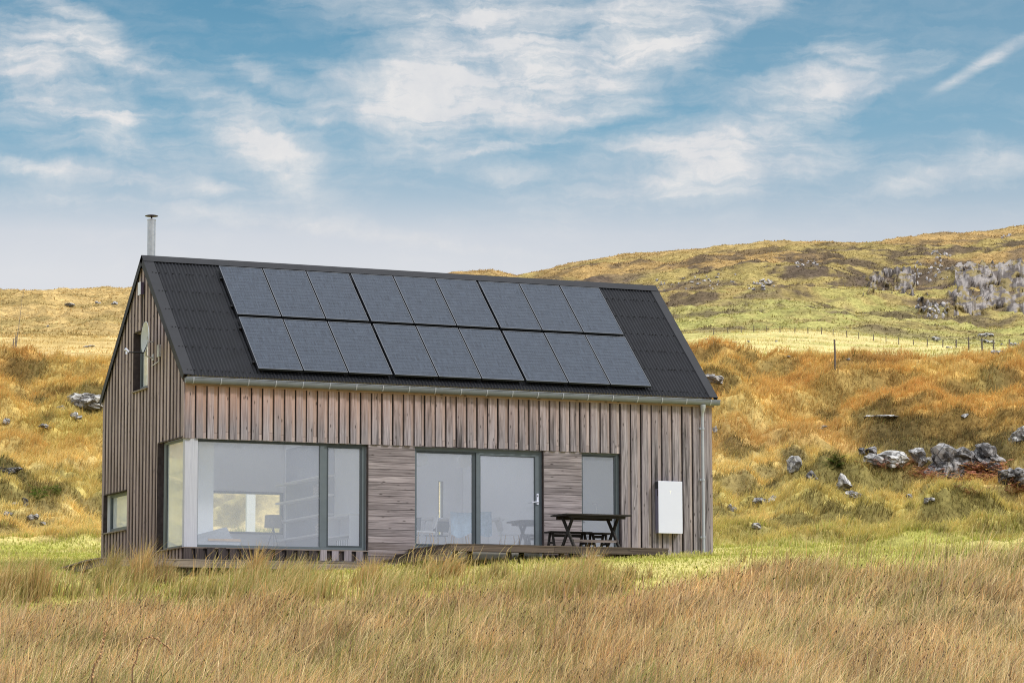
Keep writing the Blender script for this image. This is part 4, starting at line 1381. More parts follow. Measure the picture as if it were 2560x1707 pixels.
def cliff(label, px0, px1, top, bot, seed, amp=4.2, thr=.40, fx=.075, fy=.020, sc=1., group='rock faces on the far hill', pal=((.15, .13, .125), (.36, .32, .295))):
    """one continuous rock face: a sheet lying on the hill whose pale buttresses stand proud and whose gullies sink under the turf"""
    gx = np.arange(px0, px1 + 9, 9.); gt = np.linspace(0, 1, 7)
    G = np.array([[tuple(hit(x, bot(x) + (top(x) - bot(x)) * t_)[2]) for t_ in gt] for x in gx])
    xs = np.arange(px0, px1, 1.15); ts = np.linspace(0, 1, 64)
    fi = (xs - px0) / 9.; i0 = np.clip(fi.astype(int), 0, len(gx) - 2); fi = (fi - i0)[:, None, None]
    fj = ts * 6; j0 = np.clip(fj.astype(int), 0, 5); fj = (fj - j0)[None, :, None]
    A = G[i0]; B_ = G[i0 + 1]
    Pt = (A[:, j0] * (1 - fj) + A[:, j0 + 1] * fj) * (1 - fi) + (B_[:, j0] * (1 - fj) + B_[:, j0 + 1] * fj) * fi
    X_ = np.repeat(xs[:, None], len(ts), 1); Y_ = np.array([[bot(x) + (top(x) - bot(x)) * t_ for t_ in ts] for x in xs])
    wx_ = X_ + 14 * (fbm(X_ * .03, Y_ * .03, 3, seed + 5) - .5)
    c = fbm(wx_ * fx, Y_ * fy + 3.1, 5, seed, .62)
    ledge = fbm(X_ * .02, Y_ * .075, 3, seed + 9)
    blk = vnoise(wx_ * fx * 3.1, Y_ * fy * 2.0, seed + 3)
    edge = np.minimum(np.minimum(sstep(0, .22, ts), sstep(1, .86, ts))[None], np.minimum(sstep(px0, px0 + 22, X_), sstep(px1 + 40, px1, X_)))
    v_ = c + (blk - .5) * .16 - sstep(.56, .68, ledge) * .22 - (1 - edge) * .25
    disp = (v_ - thr) * amp * 3.2
    disp = np.clip(disp, -2.5, 1.15 + 1.3 * (blk - .5) + .8 * (c - thr)) * sc
    out = np.array([-FH[0] * .90, -FH[1] * .90, .42])
    V = Pt + out * disp[..., None]
    V[..., 2] -= 7. * (1 - sstep(.0, .16, ts))[None]      # the foot runs down into the turf
    f1 = fbm(wx_ * .11, Y_ * .055, 5, seed + 11, .58)
    pale = lerp3(pal[0], pal[1], sstep(.35, .60, f1))
    cr = np.maximum(sstep(thr + .10, thr - .02, v_), sstep(.40, .30, fbm(wx_ * .085, Y_ * .02, 4, seed + 21, .6)) * .9)
    col = lerp3(pale, (.13, .105, .085), np.clip(cr * .8 + sstep(.44, .36, f1) * .35, 0, 1))
    col = lerp3(col, (.30, .23, .095), sstep(.47, .55, ledge) * sstep(.36, .52, fbm(X_ * .09, Y_ * .09, 3, seed + 31)) * .9)
    ny = len(ts)
    i = np.arange(len(xs) - 1)[:, None] * ny + np.arange(ny - 1)[None]
    Q = np.stack([i, i + ny, i + ny + 1, i + 1], -1).reshape(-1, 4)
    o0 = V[0, 0].copy()
    o = tri_mesh('rock_outcrop', (V - o0).reshape(-1, 3), Q, col.reshape(-1, 3), M['cliffs'], False)
    o.location = o0
    put(o, label, 'rock', group)


def rect(x0, x1, y0, y1, slope=0, thin=0):
    return lambda r_: (lambda u, v: (x0 + (x1 - x0) * u, y0 + (y1 - y0) * v + slope * u))(r_.random(), r_.random() if not thin else .5 + r_.gauss(0, thin))


cliff('tall pale cliff with upright slabs at the right edge of the hill', 2385, 2640, lambda x: 658 - .06 * (x - 2480), lambda x: 795 + .08 * (x - 2480), 101, 5., .27, .030, .022)
cliff('broken rock wall left of and below the tall cliff', 2285, 2490, lambda x: 738 - .14 * (x - 2300), lambda x: 796, 102, 4., .38, .048, .034)
cliff('narrow rock ledge above the broken wall', 2372, 2490, lambda x: 668 - .12 * (x - 2380), lambda x: 722 - .12 * (x - 2380), 103, 3.4, .40, .06, .040)
cliff('steep rocky rib on the left shoulder of the far hill', 2150, 2290, lambda x: 690 - .36 * (x - 2160) if x < 2230 else 665, lambda x: 752 - .05 * (x - 2160), 104, 3., .42, .070, .050)
outcrop('scattered small crags between the rib and the cliff', rect(2255, 2390, 655, 715, -6), 45, (4, 10), (5, 14), 5, stuff=True)
outcrop('low stone line under the broken rock wall', rect(2290, 2375, 752, 792, 6), 30, (6, 13), (8, 24), 6, stuff=True)
outcrop('long pale rock seam across the middle of the far hill', rect(1872, 1935, 728, 708, -8, .35), 26, (6, 14), (5, 11), 7, stuff=True)
outcrop('upper rock seam on the middle of the far hill', rect(1985, 2045, 672, 662, -12, .6), 16, (5, 13), (4, 10), 8, stuff=True)
outcrop('rock scatter on the far hill beside the roof end', rect(1640, 1840, 700, 735, -14), 34, (4, 11), (4, 9), 9, stuff=True)
outcrop('small crag high on the right skyline', rect(2505, 2530, 588, 598), 7, (5, 10), (6, 12), 10, stuff=True)
outcrop('dark crag below the right skyline', rect(2330, 2375, 630, 646), 16, (5, 11), (6, 14), 11, stuff=True)

# ------------------------------------------------------------------ fences
fn = None
def fence(label, pts, h, wires=3):
    P = [hit(p[0], p[1], 240.)[2] for p in pts]
    t = thing('wire_fence', label, 'fence', tuple(P[0]))
    for i, p in enumerate(P):
        q = p - P[0]
        mb = MB(); mb.tube([(q.x, q.y, q.z - .4), (q.x + random.uniform(-.05, .05), q.y, q.z + h * random.uniform(.92, 1.08))], [.085, .07] if h < 1.4 else [.05, .04], 7)
        mb.build('post', M['postd'], t)
    mb = MB()
    for k in range(wires):
        for a, b in zip(P, P[1:]):
            z = h * (.3 + .6 * k / max(1, wires - 1))
            mb.tube([a - P[0] + Vector((0, 0, z)), b - P[0] + Vector((0, 0, z))], .012, 3, caps=False)
    mb.build('wire', M['wire'], t)
    return t


FP = [(1784, 838), (1820, 835), (1853, 832), (1885, 831), (1917, 831), (1950, 832), (1987, 833), (2020, 834), (2054, 837), (2083, 840), (2117, 844), (2147, 848), (2184, 853), (2215, 857), (2247, 861), (2284, 864), (2318, 868), (2357, 870), (2390, 874), (2422, 876), (2456, 879), (2484, 880), (2523, 883), (2556, 886)]
fence('thin wire fence with many posts crossing the meadow below the far hill', FP, 1.15)
LP = [(30, 906), (34, 893), (38, 880), (41, 868), (43, 856), (45, 842), (47, 826), (49, 808), (51, 792), (53, 776), (55, 758), (58, 742)]
fence('grey post fence climbing the left hill to the skyline', LP, 1.5, 2)
d, th, p = hit(2087, 930)
t = thing('fence_post', 'lone tall wooden post standing on the moor crest', 'post', tuple(p))
mb = MB(); mb.tube([(0, 0, -.3), (.02, 0, .5), (.0, 0, .98)], [.034, .032, .03], 8); t2 = mb.build('stake', M['postd'], t)

# ------------------------------------------------------------------ grass
TAN = np.array([.88, .66, .35]); ORA = np.array([.74, .45, .18]); OLV = np.array([.44, .40, .14]); GRN = np.array([.22, .27, .06])
STR = np.array([.92, .74, .42]); PUR = np.array([.40, .25, .17]); BRN = np.array([.34, .20, .10]); LAWN = np.array([.50, .51, .11]); LAWNY = np.array([.78, .69, .28])
DARK = np.array([.07, .055, .028]); REDB = np.array([.52, .25, .17]); MOORO = np.array([.86, .53, .18]); MOORY = np.array([.92, .73, .29]); MOORG = np.array([.50, .48, .13])


def blades(P, h, w, lean_a, lean, cb, ct, root=.62):
    """vectorised grass blades -> verts, tris, colours"""
    N = len(P)
    yaw = rng.uniform(0, pi, N)
    wv = np.stack([np.cos(yaw), np.sin(yaw), np.zeros(N)], -1) * (w / 2)[:, None]
    ld = np.stack([np.cos(lean_a), np.sin(lean_a), np.zeros(N)], -1)
    up = np.array([0, 0, 1.])
    mid = P + up * (h * .58)[:, None] + ld * (h * lean * .30)[:, None]
    tip = P + up * (h * np.sqrt(np.clip(1 - lean ** 2 * .7, .05, 1)))[:, None] + ld * (h * lean)[:, None]
    V = np.stack([P - wv, P + wv, mid - wv * .8, mid + wv * .8, tip], 1).reshape(-1, 3)
    b = np.arange(N)[:, None] * 5
    T = np.concatenate([b + np.array([[0, 1, 3]]), b + np.array([[0, 3, 2]]), b + np.array([[2, 3, 4]])], 0)
    cm = cb * .35 + ct * .65
    cl = np.stack([cb * root, cb * root, cm, cm, ct], 1).reshape(-1, 3)  # roots darkened in the colour for the shade inside the grass
    return V, T, cl


def build_blades(name, parts, label=None, kind='stuff', cat=None):
    Vs, Ts, Cs, n = [], [], [], 0
    for V, T, c in parts:
        Vs.append(V); Ts.append(T + n); Cs.append(c); n += len(V)
    o = tri_mesh(name, np.concatenate(Vs), np.concatenate(Ts), np.concatenate(Cs), M['blade'])
    put(o, label, cat, None, kind)
    return o


WIND = math.atan2(RH[1], RH[0])       # stems lean to the right of the picture


def pickcol(n_, cols, ws):
    """blend colours by weights (N,k) with per blade jitter"""
    ws = ws / ws.sum(1, keepdims=True)
    cum = ws.cumsum(1); r = rng.random(n_)[:, None]
    i = (r > cum).sum(1).clip(0, len(cols) - 1)
    c = np.array(cols)[i]
    return c * rng.uniform(.72, 1.25, (n_, 1)) * (1 + rng.uniform(-.06, .06, (n_, 3)))


def sample_sector(n, d0, d1, t0, t1, power=1.):
    d = np.sqrt(rng.uniform(d0 ** 2, d1 ** 2, n)); th = rng.uniform(t0, t1, n)
    return d, th


def foreground():
    N = 640000
    u = rng.random(N)
    d = 29 + (64.5 - 29) * u ** .88
    th = rng.uniform(-.20, .20, N)
    wx, wy = world_xy(d, th)
    clump = fbm(wx * 1.1, wy * 1.1, 3, 71)
    edge = 59.4 + (fbm(wx * .34, wy * .34, 3, 72) - .5) * 5.5 + 1.4 * sstep(.055, .085, th)
    dens = sstep(edge + 1.2, edge - 4.2, d) ** 1.4 * np.where(d > 57, .35 + .65 * sstep(.36, .60, fbm(wx * 1.0, wy * 1.0, 3, 77)), 1.)
    keep = (rng.random(N) < dens * (.45 + .55 * sstep(.30, .52, clump)))
    d, th, wx, wy, clump = d[keep], th[keep], wx[keep], wy[keep], clump[keep]
    n = len(d)
    z = H(d, th)
    big = fbm(wx * .16, wy * .16, 3, 73); med = fbm(wx * .55, wy * .55, 3, 74)
    X = 1280 + F_PX * np.tan(th)
    h = (.24 + .33 * sstep(.28, .72, clump) + .16 * (big - .5)) * rng.uniform(.5, 1.25, n)
    h *= 1 - .30 * sstep(54, 60, d) * (1 - sstep(.05, .08, th))
    tall = rng.random(n) < .13
    h = np.where(tall, h * 1.45, h)
    patch = fbm(wx * .9, wy * .9, 3, 75)
    w = rng.uniform(.005, .016, n) * (d / 45)
    gr = sstep(.50, .66, med)
    straw = sstep(.54, .68, big) * sstep(1500, 2100, X) + sstep(.62, .72, med) * .25
    ws = np.stack([1.0 + 0 * d, 1.0 - .5 * gr, .24 + .8 * gr, .07 + .8 * gr * sstep(.48, .66, clump), .28 + 1.8 * straw, .62 + 0 * d], 1)
    cb = pickcol(n, [TAN * .8, ORA * .8, OLV, GRN, TAN, BRN], ws)
    ct = pickcol(n, [TAN, ORA, OLV, GRN * 1.2, STR, PUR], ws)
    # dark seed heads
    sd = rng.random(n) < .06
    ct[sd] = np.array([.05, .03, .022])
    la = WIND + rng.normal(0, .9, n) + (fbm(wx * .4, wy * .4, 2, 76) - .5) * 1.6
    lean = np.clip(rng.normal(.45, .22, n), .02, .94)
    tone = ((.78 + .44 * sstep(.30, .68, patch)) * rng.uniform(.55, 1.4, n))[:, None]
    cb = cb * tone; ct = ct * np.where(tall[:, None], 1.30, tone)
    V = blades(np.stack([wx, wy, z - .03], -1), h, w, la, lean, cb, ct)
    # dark seed heads near the stem tips
    k = np.nonzero(rng.random(n) < .07 * sstep(.36, .64, fbm(wx * .8, wy * .8, 3, 85)))[0]
    tp = np.stack([wx, wy, z], -1)[k] + np.stack([np.cos(la[k]) * h[k] * lean[k] * .9, np.sin(la[k]) * h[k] * lean[k] * .9, h[k] * np.sqrt(np.clip(1 - lean[k] ** 2 * .7, .05, 1)) * .94], -1)
    hc = np.array([[.055, .032, .022]]) * rng.uniform(.6, 2.2, (len(k), 1))
    V2 = blades(tp - np.array([0, 0, .012]), rng.uniform(.02, .045, len(k)), rng.uniform(.009, .017, len(k)) * (d[k] / 45), la[k], np.full(len(k), .4), hc, hc, 1.)
    return [V, V2]


def lawn():
    N = 150000
    d, th = sample_sector(N, 55, 86, -.19, .19)
    wx, wy = world_xy(d, th)
    inside = (wx > -.1) & (wx < 12.35) & (wy > -.1) & (wy < 5.95)
    vis = ~inside
    d, th, wx, wy = d[vis], th[vis], wx[vis], wy[vis]
    n = len(d)
    c = fbm(wx * .6, wy * .6, 3, 81)
    h = rng.uniform(.03, .085, n) * (1 + 1.2 * sstep(.55, .7, c)) * (1 + 1.2 * sstep(80, 85, d))
    cb = pickcol(n, [LAWN * .8, LAWNY * .8, MOORG], np.stack([1 + 0 * c, .25 + 1.6 * sstep(.4, .62, c), .3 + 0 * c], 1))
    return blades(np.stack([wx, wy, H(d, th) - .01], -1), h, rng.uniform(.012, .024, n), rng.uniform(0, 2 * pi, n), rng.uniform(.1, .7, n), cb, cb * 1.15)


def moor():
    nt = 34000
    d, th = sample_sector(nt, 83.5, 121, -.185, .185)
    X = 1280 + F_PX * np.tan(th)
    vis = (X < 300) | (X > 1640) | (d > 113)
    d, th = d[vis], th[vis]
    wx, wy = world_xy(d, th)
    dark = slope_dark(d, th)
    k = 19
    n = len(d) * k
    rep = lambda a: np.repeat(a, k)
    r = np.sqrt(rng.random(n)) * .24; a = rng.uniform(0, 2 * pi, n)
    bx, by = rep(wx) + r * np.cos(a), rep(wy) + r * np.sin(a)
    rel = np.stack([bx - CAM[0], by - CAM[1]], -1)
    dd = np.hypot(rel[:, 0], rel[:, 1]); tt = np.arctan2(rel @ RH, rel @ FH)
    z = H(dd, tt)
    n2 = fbm(bx * .08, by * .08, 4, 62); n1 = fbm(bx * .3, by * .3, 4, 61); nm = fbm(bx * .7, by * .7, 3, 91)
    topf = sstep(90, 104, dd + (n2 - .5) * 14)
    grn = sstep(.5, .66, n2) * sstep(112, 97, dd) + sstep(.56, .68, nm) * .5
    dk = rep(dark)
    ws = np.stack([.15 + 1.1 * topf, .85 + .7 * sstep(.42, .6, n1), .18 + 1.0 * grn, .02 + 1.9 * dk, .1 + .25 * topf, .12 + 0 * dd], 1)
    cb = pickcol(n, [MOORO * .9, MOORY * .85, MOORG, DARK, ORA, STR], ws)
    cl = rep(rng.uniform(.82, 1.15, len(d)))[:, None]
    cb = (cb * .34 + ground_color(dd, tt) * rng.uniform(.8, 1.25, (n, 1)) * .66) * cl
    h = rep(rng.uniform(.16, .40, len(d)) * (1 - .35 * dark)) * rng.uniform(.6, 1.2, n)
    la = np.where(rng.random(n) < .55, WIND + rng.normal(0, .6, n), a)
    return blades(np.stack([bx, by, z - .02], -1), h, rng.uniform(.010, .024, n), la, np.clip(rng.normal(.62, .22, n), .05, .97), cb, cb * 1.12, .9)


def rush(px, py, hpx, wpx, nb, cols, label, spread=.5, name='rush_clump', cat='rushes', lean=.25):
    """a clump of rushes one can tell apart: a thing of its own"""
    d, th, p = hit(px, py)
    k = px_m(d)
    n = nb
    sub = rng.normal(0, .42, (7, 2)) * wpx * k * .55; hs = rng.uniform(.45, 1.05, 7); hs[0] = 1.1
    ci = rng.integers(0, 7, n)
    r = np.abs(rng.normal(0, .35, n)) * wpx * k * .42; a = rng.uniform(0, 2 * pi, n)
    bx, by = r * np.cos(a) + sub[ci, 0], r * np.sin(a) + sub[ci, 1]
    h = hpx * k * rng.uniform(.40, 1.08, n) * hs[ci]
    la = np.where(rng.random(n) < .32, a, WIND + rng.normal(0, .7, n))
    cb = np.array(cols)[rng.integers(0, len(cols), n)] * rng.uniform(.55, 1.3, (n, 1))
    tipc = np.array([TAN, ORA, PUR, OLV])[rng.integers(0, 4, n)]
    rel = np.stack([bx + p.x - CAM[0], by + p.y - CAM[1]], -1)
    zz = H(np.hypot(rel[:, 0], rel[:, 1]), np.arctan2(rel @ RH, rel @ FH)) - p.z
    V, T, c = blades(np.stack([bx, by, zz - .04], -1), h, rng.uniform(.007, .014, n), la, np.clip(rng.normal(lean, .2, n) + r / (wpx * k) * .5, .02, .92), cb, cb * .4 + tipc * .6)
    o = tri_mesh(name, V, T, c, M['blade'])
    o.location = p
    put(o, label, cat)
    return o


def verge():
    """sparse tall stems between the moor grass and the house"""
    N = 120000
    d, th = sample_sector(N, 55.5, 64.5, -.19, .19)
    wx, wy = world_xy(d, th)
    c = fbm(wx * .75, wy * .75, 3, 78)
    keep = (rng.random(N) < sstep(.52, .70, c) * .55 * (1 - .8 * sstep(59, 64, d))) & ~((wx > -2.3) & (wy > -1.1)) & ~((wx > 4.2) & (wx < 10.1) & (wy > -2.5))
    d, th, wx, wy, c = d[keep], th[keep], wx[keep], wy[keep], c[keep]
    n = len(d)
    ws = np.stack([.8 + 0 * d, .6 + 0 * d, .9 + 0 * d, .3 + .6 * sstep(.5, .7, fbm(wx * .5, wy * .5, 2, 79)), .4 + 0 * d], 1)
    cb = pickcol(n, [OLV, BRN, OLV, GRN, TAN * .8], ws); ct = pickcol(n, [TAN, ORA, OLV, GRN * 1.3, STR], ws)
    h = rng.uniform(.22, .70, n) * (.5 + .7 * sstep(.52, .74, c))
    return blades(np.stack([wx, wy, H(d, th) - .03], -1), h, rng.uniform(.008, .017, n), WIND + rng.normal(0, .7, n), np.clip(rng.normal(.42, .24, n), .02, .95), cb, ct)


build_blades('moor_grass', foreground() + [verge()], 'tall tan and russet moor grass covering the foreground', cat='grass')
build_blades('lawn_grass', [lawn()], 'short bright green turf around the house', cat='grass')
build_blades('hillside_grass', [moor()], 'orange and yellow tussock grass on the slope behind the house', cat='grass')

def far_rough(d0, d1, n_, hr, wr):
    d, th = sample_sector(n_, d0, d1, -.18, .18)
    X = 1280 + F_PX * np.tan(th)
    vis = (X < 380) | (X > 1560) | (d > 950)
    d, th = d[vis], th[vis]
    n = len(d)
    wx, wy = world_xy(d, th)
    cb = ground_color(d, th) * rng.uniform(.74, 1.25, (n, 1))
    cl_ = fbm(wx * .25, wy * .25, 3, 95)
    h = rng.uniform(*hr, n) * (.4 + 1.1 * sstep(.35, .65, cl_))
    return blades(np.stack([wx, wy, H(d, th) - .03], -1), h, rng.uniform(*wr, n), WIND + rng.normal(0, 1.2, n), rng.uniform(.2, .8, n), cb * .95, cb * 1.12, .9)


build_blades('meadow_grass', [far_rough(170, 600, 70000, (.15, .40), (.05, .14))], 'pale rough grass on the far meadow', cat='grass')
build_blades('hill_grass', [far_rough(600, 1160, 170000, (.18, .46), (.14, .36))], 'brown rough grass and heather on the far hill', cat='grass')
RG = [OLV, GRN, OLV * .8, TAN * .8]
rush(25, 1500, 128, 140, 1300, [OLV, ORA, TAN, GRN], 'broad brown and green rush clump at the left edge of the photo')
rush(95, 1490, 105, 110, 900, [ORA, TAN, OLV], 'russet rush clump overlapping the walkway end at the left')
rush(275, 1468, 112, 90, 800, RG, 'green rush clump in front of the left house corner')
rush(345, 1462, 120, 80, 700, [ORA, OLV, TAN], 'tall brown rush clump against the gable wall')
rush(400, 1465, 88, 110, 900, [DARK * 1.6, OLV * .7, ORA * .7], 'dark rush clump below the corner post')
rush(622, 1462, 108, 80, 700, [ORA, OLV, TAN], 'tall russet clump in front of the middle of the corner window')
rush(745, 1460, 78, 80, 500, RG, 'greenish clump below the right part of the corner window')
rush(920, 1468, 85, 90, 600, [ORA, OLV, TAN], 'straw coloured clump in front of the boarded panel')
rush(1105, 1445, 85, 110, 800, [TAN, OLV, ORA], 'wind bent grass clump hiding the deck steps', lean=.6)
rush(1230, 1450, 62, 90, 450, RG, 'low green clump in front of the left deck edge')
rush(1460, 1455, 95, 110, 800, [OLV, TAN, ORA], 'tall feathery clump in front of the picnic table')
rush(1590, 1450, 62, 120, 500, RG, 'low green clump in front of the right deck end')
rush(1880, 1452, 72, 150, 900, [TAN, OLV, PUR], 'wide tan clump right of the house corner')
rush(2015, 1448, 75, 130, 800, [TAN, ORA, PUR], 'tan clump standing against the bright right lawn')
rush(2530, 1440, 92, 110, 900, [GRN, OLV, GRN * .8], 'green rush clump at the right edge of the lawn')
rush(2548, 1650, 110, 130, 700, [GRN, GRN * 1.2, OLV], 'vivid green rush clump at the lower right edge', spread=.3)
rush(70, 1640, 95, 110, 600, [GRN, OLV, OLV], 'olive green rush clump low at the left edge')

# bracken and ferns
def fronds(px, py, wpx, hpx, nf, col, label, name, cat, kind=None):
    r_ = random.Random(int(px))
    d0, th0, p0 = hit(px, py)
    Vs, Cs, Ts = [], [], []
    for _ in range(nf):
        qx = px + r_.gauss(0, .42) * wpx / 1.0 * .5; qy = py + r_.uniform(-.5, .5) * hpx * .6
        d, th, p = hit(qx, qy)
        k = px_m(d)
        ln = hpx * k * r_.uniform(.5, 1.0); az = r_.uniform(0, 2 * pi)
        dirv = Vector((cos(az), sin(az), 0)); sd = Vector((-sin(az), cos(az), 0))
        nl = 7
        cc = np.array(col[r_.randrange(len(col))]) * r_.uniform(.65, 1.3)
        for i in range(nl):
            t = (i + .5) / nl
            c = p - p0 + dirv * ln * .75 * t + Vector((0, 0, ln * (.95 * t - .55 * t * t) + .05))
            wl = ln * .30 * (1 - t) ** .8 + .01
            dx = dirv * ln * .075
            for s in (-1, 1):
                b = len(Vs)
                Vs += [c - dx, c + dx, c + sd * s * wl + dirv * ln * .06 + Vector((0, 0, r_.uniform(-.06, .04) * ln))]
                Cs += [cc * .75, cc, cc * 1.15]
                Ts.append((b, b + 1, b + 2))
    o = tri_mesh(name, np.array([tuple(v) for v in Vs]), np.array(Ts), np.array(Cs), M['blade'])
    o.location = p0
    put(o, label, cat, None, kind)


RB = [REDB, REDB * 1.2, np.array([.44, .24, .13]), np.array([.60, .36, .13])]
fronds(2235, 1168, 130, 36, 120, RB, 'rusty bracken below the split white rock', 'bracken', 'bracken')
fronds(2330, 1195, 140, 40, 130, RB, 'rusty bracken left of the tall rock face', 'bracken', 'bracken')
fronds(2455, 1195, 150, 52, 210, RB, 'densest red bracken in front of the dark jointed rock', 'bracken', 'bracken')
fronds(2545, 1235, 60, 40, 50, RB, 'red bracken at the right edge of the slope', 'bracken', 'bracken')
fronds(2430, 1238, 120, 26, 34, RB, 'sparse red fronds on the grass below the outcrop', 'bracken', 'bracken')
GF = [np.array([.10, .20, .025]), np.array([.16, .26, .03]), np.array([.07, .13, .02])]
fronds(2092, 1172, 44, 34, 40, GF, 'bright green fern above the upright grey block', 'fern', 'fern')
fronds(95, 1245, 54, 36, 40, GF, 'dark green fern on the left slope, left of two', 'fern', 'fern')
fronds(143, 1240, 36, 34, 26, GF, 'dark green fern on the left slope, right of two', 'fern', 'fern')

# dried stalks in the foreground
def stalk(label, pts, depth, r0, knobs):
    P = []
    for (px, py) in pts:
        dv = ray(px, py); dv = dv / sqrt(dv[0] ** 2 + dv[1] ** 2)
        P.append(Vector(CAM + dv * depth))
    t = thing('dried_stalk', label, 'stalk', tuple(P[0]))
    Q = [p - P[0] for p in P]
    mb = MB(); mb.tube([Q[0] + Vector((0, 0, -.6))] + Q, [r0] * 2 + [r0 * (1 - .6 * i / len(Q)) for i in range(1, len(Q))], 6)
    mb.build('stem', M_st, t)
    mb = MB()
    for i in range(len(Q) - 1):
        for k in range(knobs):
            c = Q[i].lerp(Q[i + 1], k / knobs) + Vector((random.uniform(-1, 1), random.uniform(-1, 1), random.uniform(-1, 1))) * r0 * 1.6
            Pk, Fk = rock_verts(random.randint(0, 99999), 1, r0 * 1.3, r0 * 1.3, r0 * 1.6, 2, .2)
            mb.poly([v + c for v in Pk], Fk, 0, random.random())
    mb.build('seed_husks', M_hk, t)


M_st = plain('dry_brown_stem', (.26, .16, .09), .9, .1, var=.4, scale=20)
M_hk = plain('tan_seed_husk', (.62, .38, .19), .9, .1, var=.5, scale=30)
stalk('upright dry seed stalk in the left foreground grass', [(230, 1690), (236, 1660), (250, 1640), (258, 1610), (262, 1575), (268, 1548)], 31.2, .009, 7)
stalk('arching dead stem bent over in the left foreground grass', [(331, 1670), (342, 1645), (345, 1620), (356, 1598), (378, 1588), (400, 1602), (420, 1618), (431, 1635)], 31.0, .008, 5)

# ------------------------------------------------------------------ camera
cd = bpy.data.cameras.new('camera'); cam = bpy.data.objects.new('camera', cd); C.objects.link(cam)
Mc = Matrix(((RT[0], UP[0], -FW[0], CAM[0]), (RT[1], UP[1], -FW[1], CAM[1]), (RT[2], UP[2], -FW[2], CAM[2]), (0, 0, 0, 1)))
cam.matrix_world = Mc
cd.sensor_fit = 'HORIZONTAL'; cd.sensor_width = 36.; cd.lens = F_PX / 2560 * 36.
cd.clip_start = .5; cd.clip_end = 20000.
scene.camera = cam

# ------------------------------------------------------------------ light and sky
SUN_AZ, SUN_EL = atan2(.52, -.62), radians(44)      # azimuth from +Y towards +X
sd_ = Vector((sin(SUN_AZ) * cos(SUN_EL), cos(SUN_AZ) * cos(SUN_EL), sin(SUN_EL)))
ld = bpy.data.lights.new('sun', 'SUN'); ld.energy = 2.15; ld.angle = radians(8); ld.color = (1., .965, .91)
lo = bpy.data.objects.new('sun', ld); C.objects.link(lo)
lo.rotation_euler = sd_.to_track_quat('Z', 'Y').to_euler()

w = bpy.data.worlds.new('World'); scene.world = w; w.use_nodes = True
t = NT(w.node_tree)
gen = t.n('ShaderNodeTexCoord').outputs['Generated']
gen = t.vmath('NORMALIZE', gen)
dF = t.vmath('DOT_PRODUCT', gen, (FH[0], FH[1], 0)); dR = t.vmath('DOT_PRODUCT', gen, (RH[0], RH[1], 0))
az = t.math('ARCTAN2', dR, dF)
el = t.math('ARCSINE', t.n('ShaderNodeSeparateXYZ', {0: gen}).outputs[2])
K = F_PX / 1000
u = t.math('MULTIPLY', az, K); v = t.math('MULTIPLY', t.math('SUBTRACT', el, PITCH), K)
uv = t.n('ShaderNodeCombineXYZ', {0: u, 1: v}).outputs[0]
eln = t.mr(el, 0., .8)
E = lambda y: (PITCH + (853.5 - y) / F_PX) / .8
base = t.ramp(eln, [(0., (.72, .73, .81)), (E(700), (.77, .775, .805)), (E(590), (.68, .71, .765)), (E(480), (.40, .54, .655)), (E(330), (.20, .42, .58)), (E(0), (.112, .305, .465)), (.42, (.22, .38, .56)), (1., (.42, .52, .68))])
# right side slightly greyer
base = t.mix(t.mr(u, -.2, 1.3, 0, .28), base, (.34, .47, .58))
sky = t.n('ShaderNodeTexSky', sky_type='NISHITA')
sky.sun_disc = False; sky.sun_elevation = SUN_EL; sky.sun_rotation = SUN_AZ; sky.altitude = 50; sky.air_density = 1.; sky.dust_density = 1.5
nish = t.mix(1., sky.outputs[0], (.1, .1, .1), 'MULTIPLY')
base = t.mix(.12, base, nish)
warp = t.n('ShaderNodeTexNoise', {'Vector': uv, 'Scale': 2.3, 'Detail': 6., 'Roughness': .62}).outputs['Color']
warp2 = t.n('ShaderNodeTexNoise', {'Vector': uv, 'Scale': 9., 'Detail': 5., 'Roughness': .65}).outputs['Color']
wv = t.vmath('ADD', t.vmath('MULTIPLY', t.vmath('SUBTRACT', warp, (.5, .5, .5)), (.11, .075, 0)), t.vmath('MULTIPLY', t.vmath('SUBTRACT', warp2, (.5, .5, .5)), (.085, .05, 0)))
uvw = t.vmath('ADD', uv, wv)
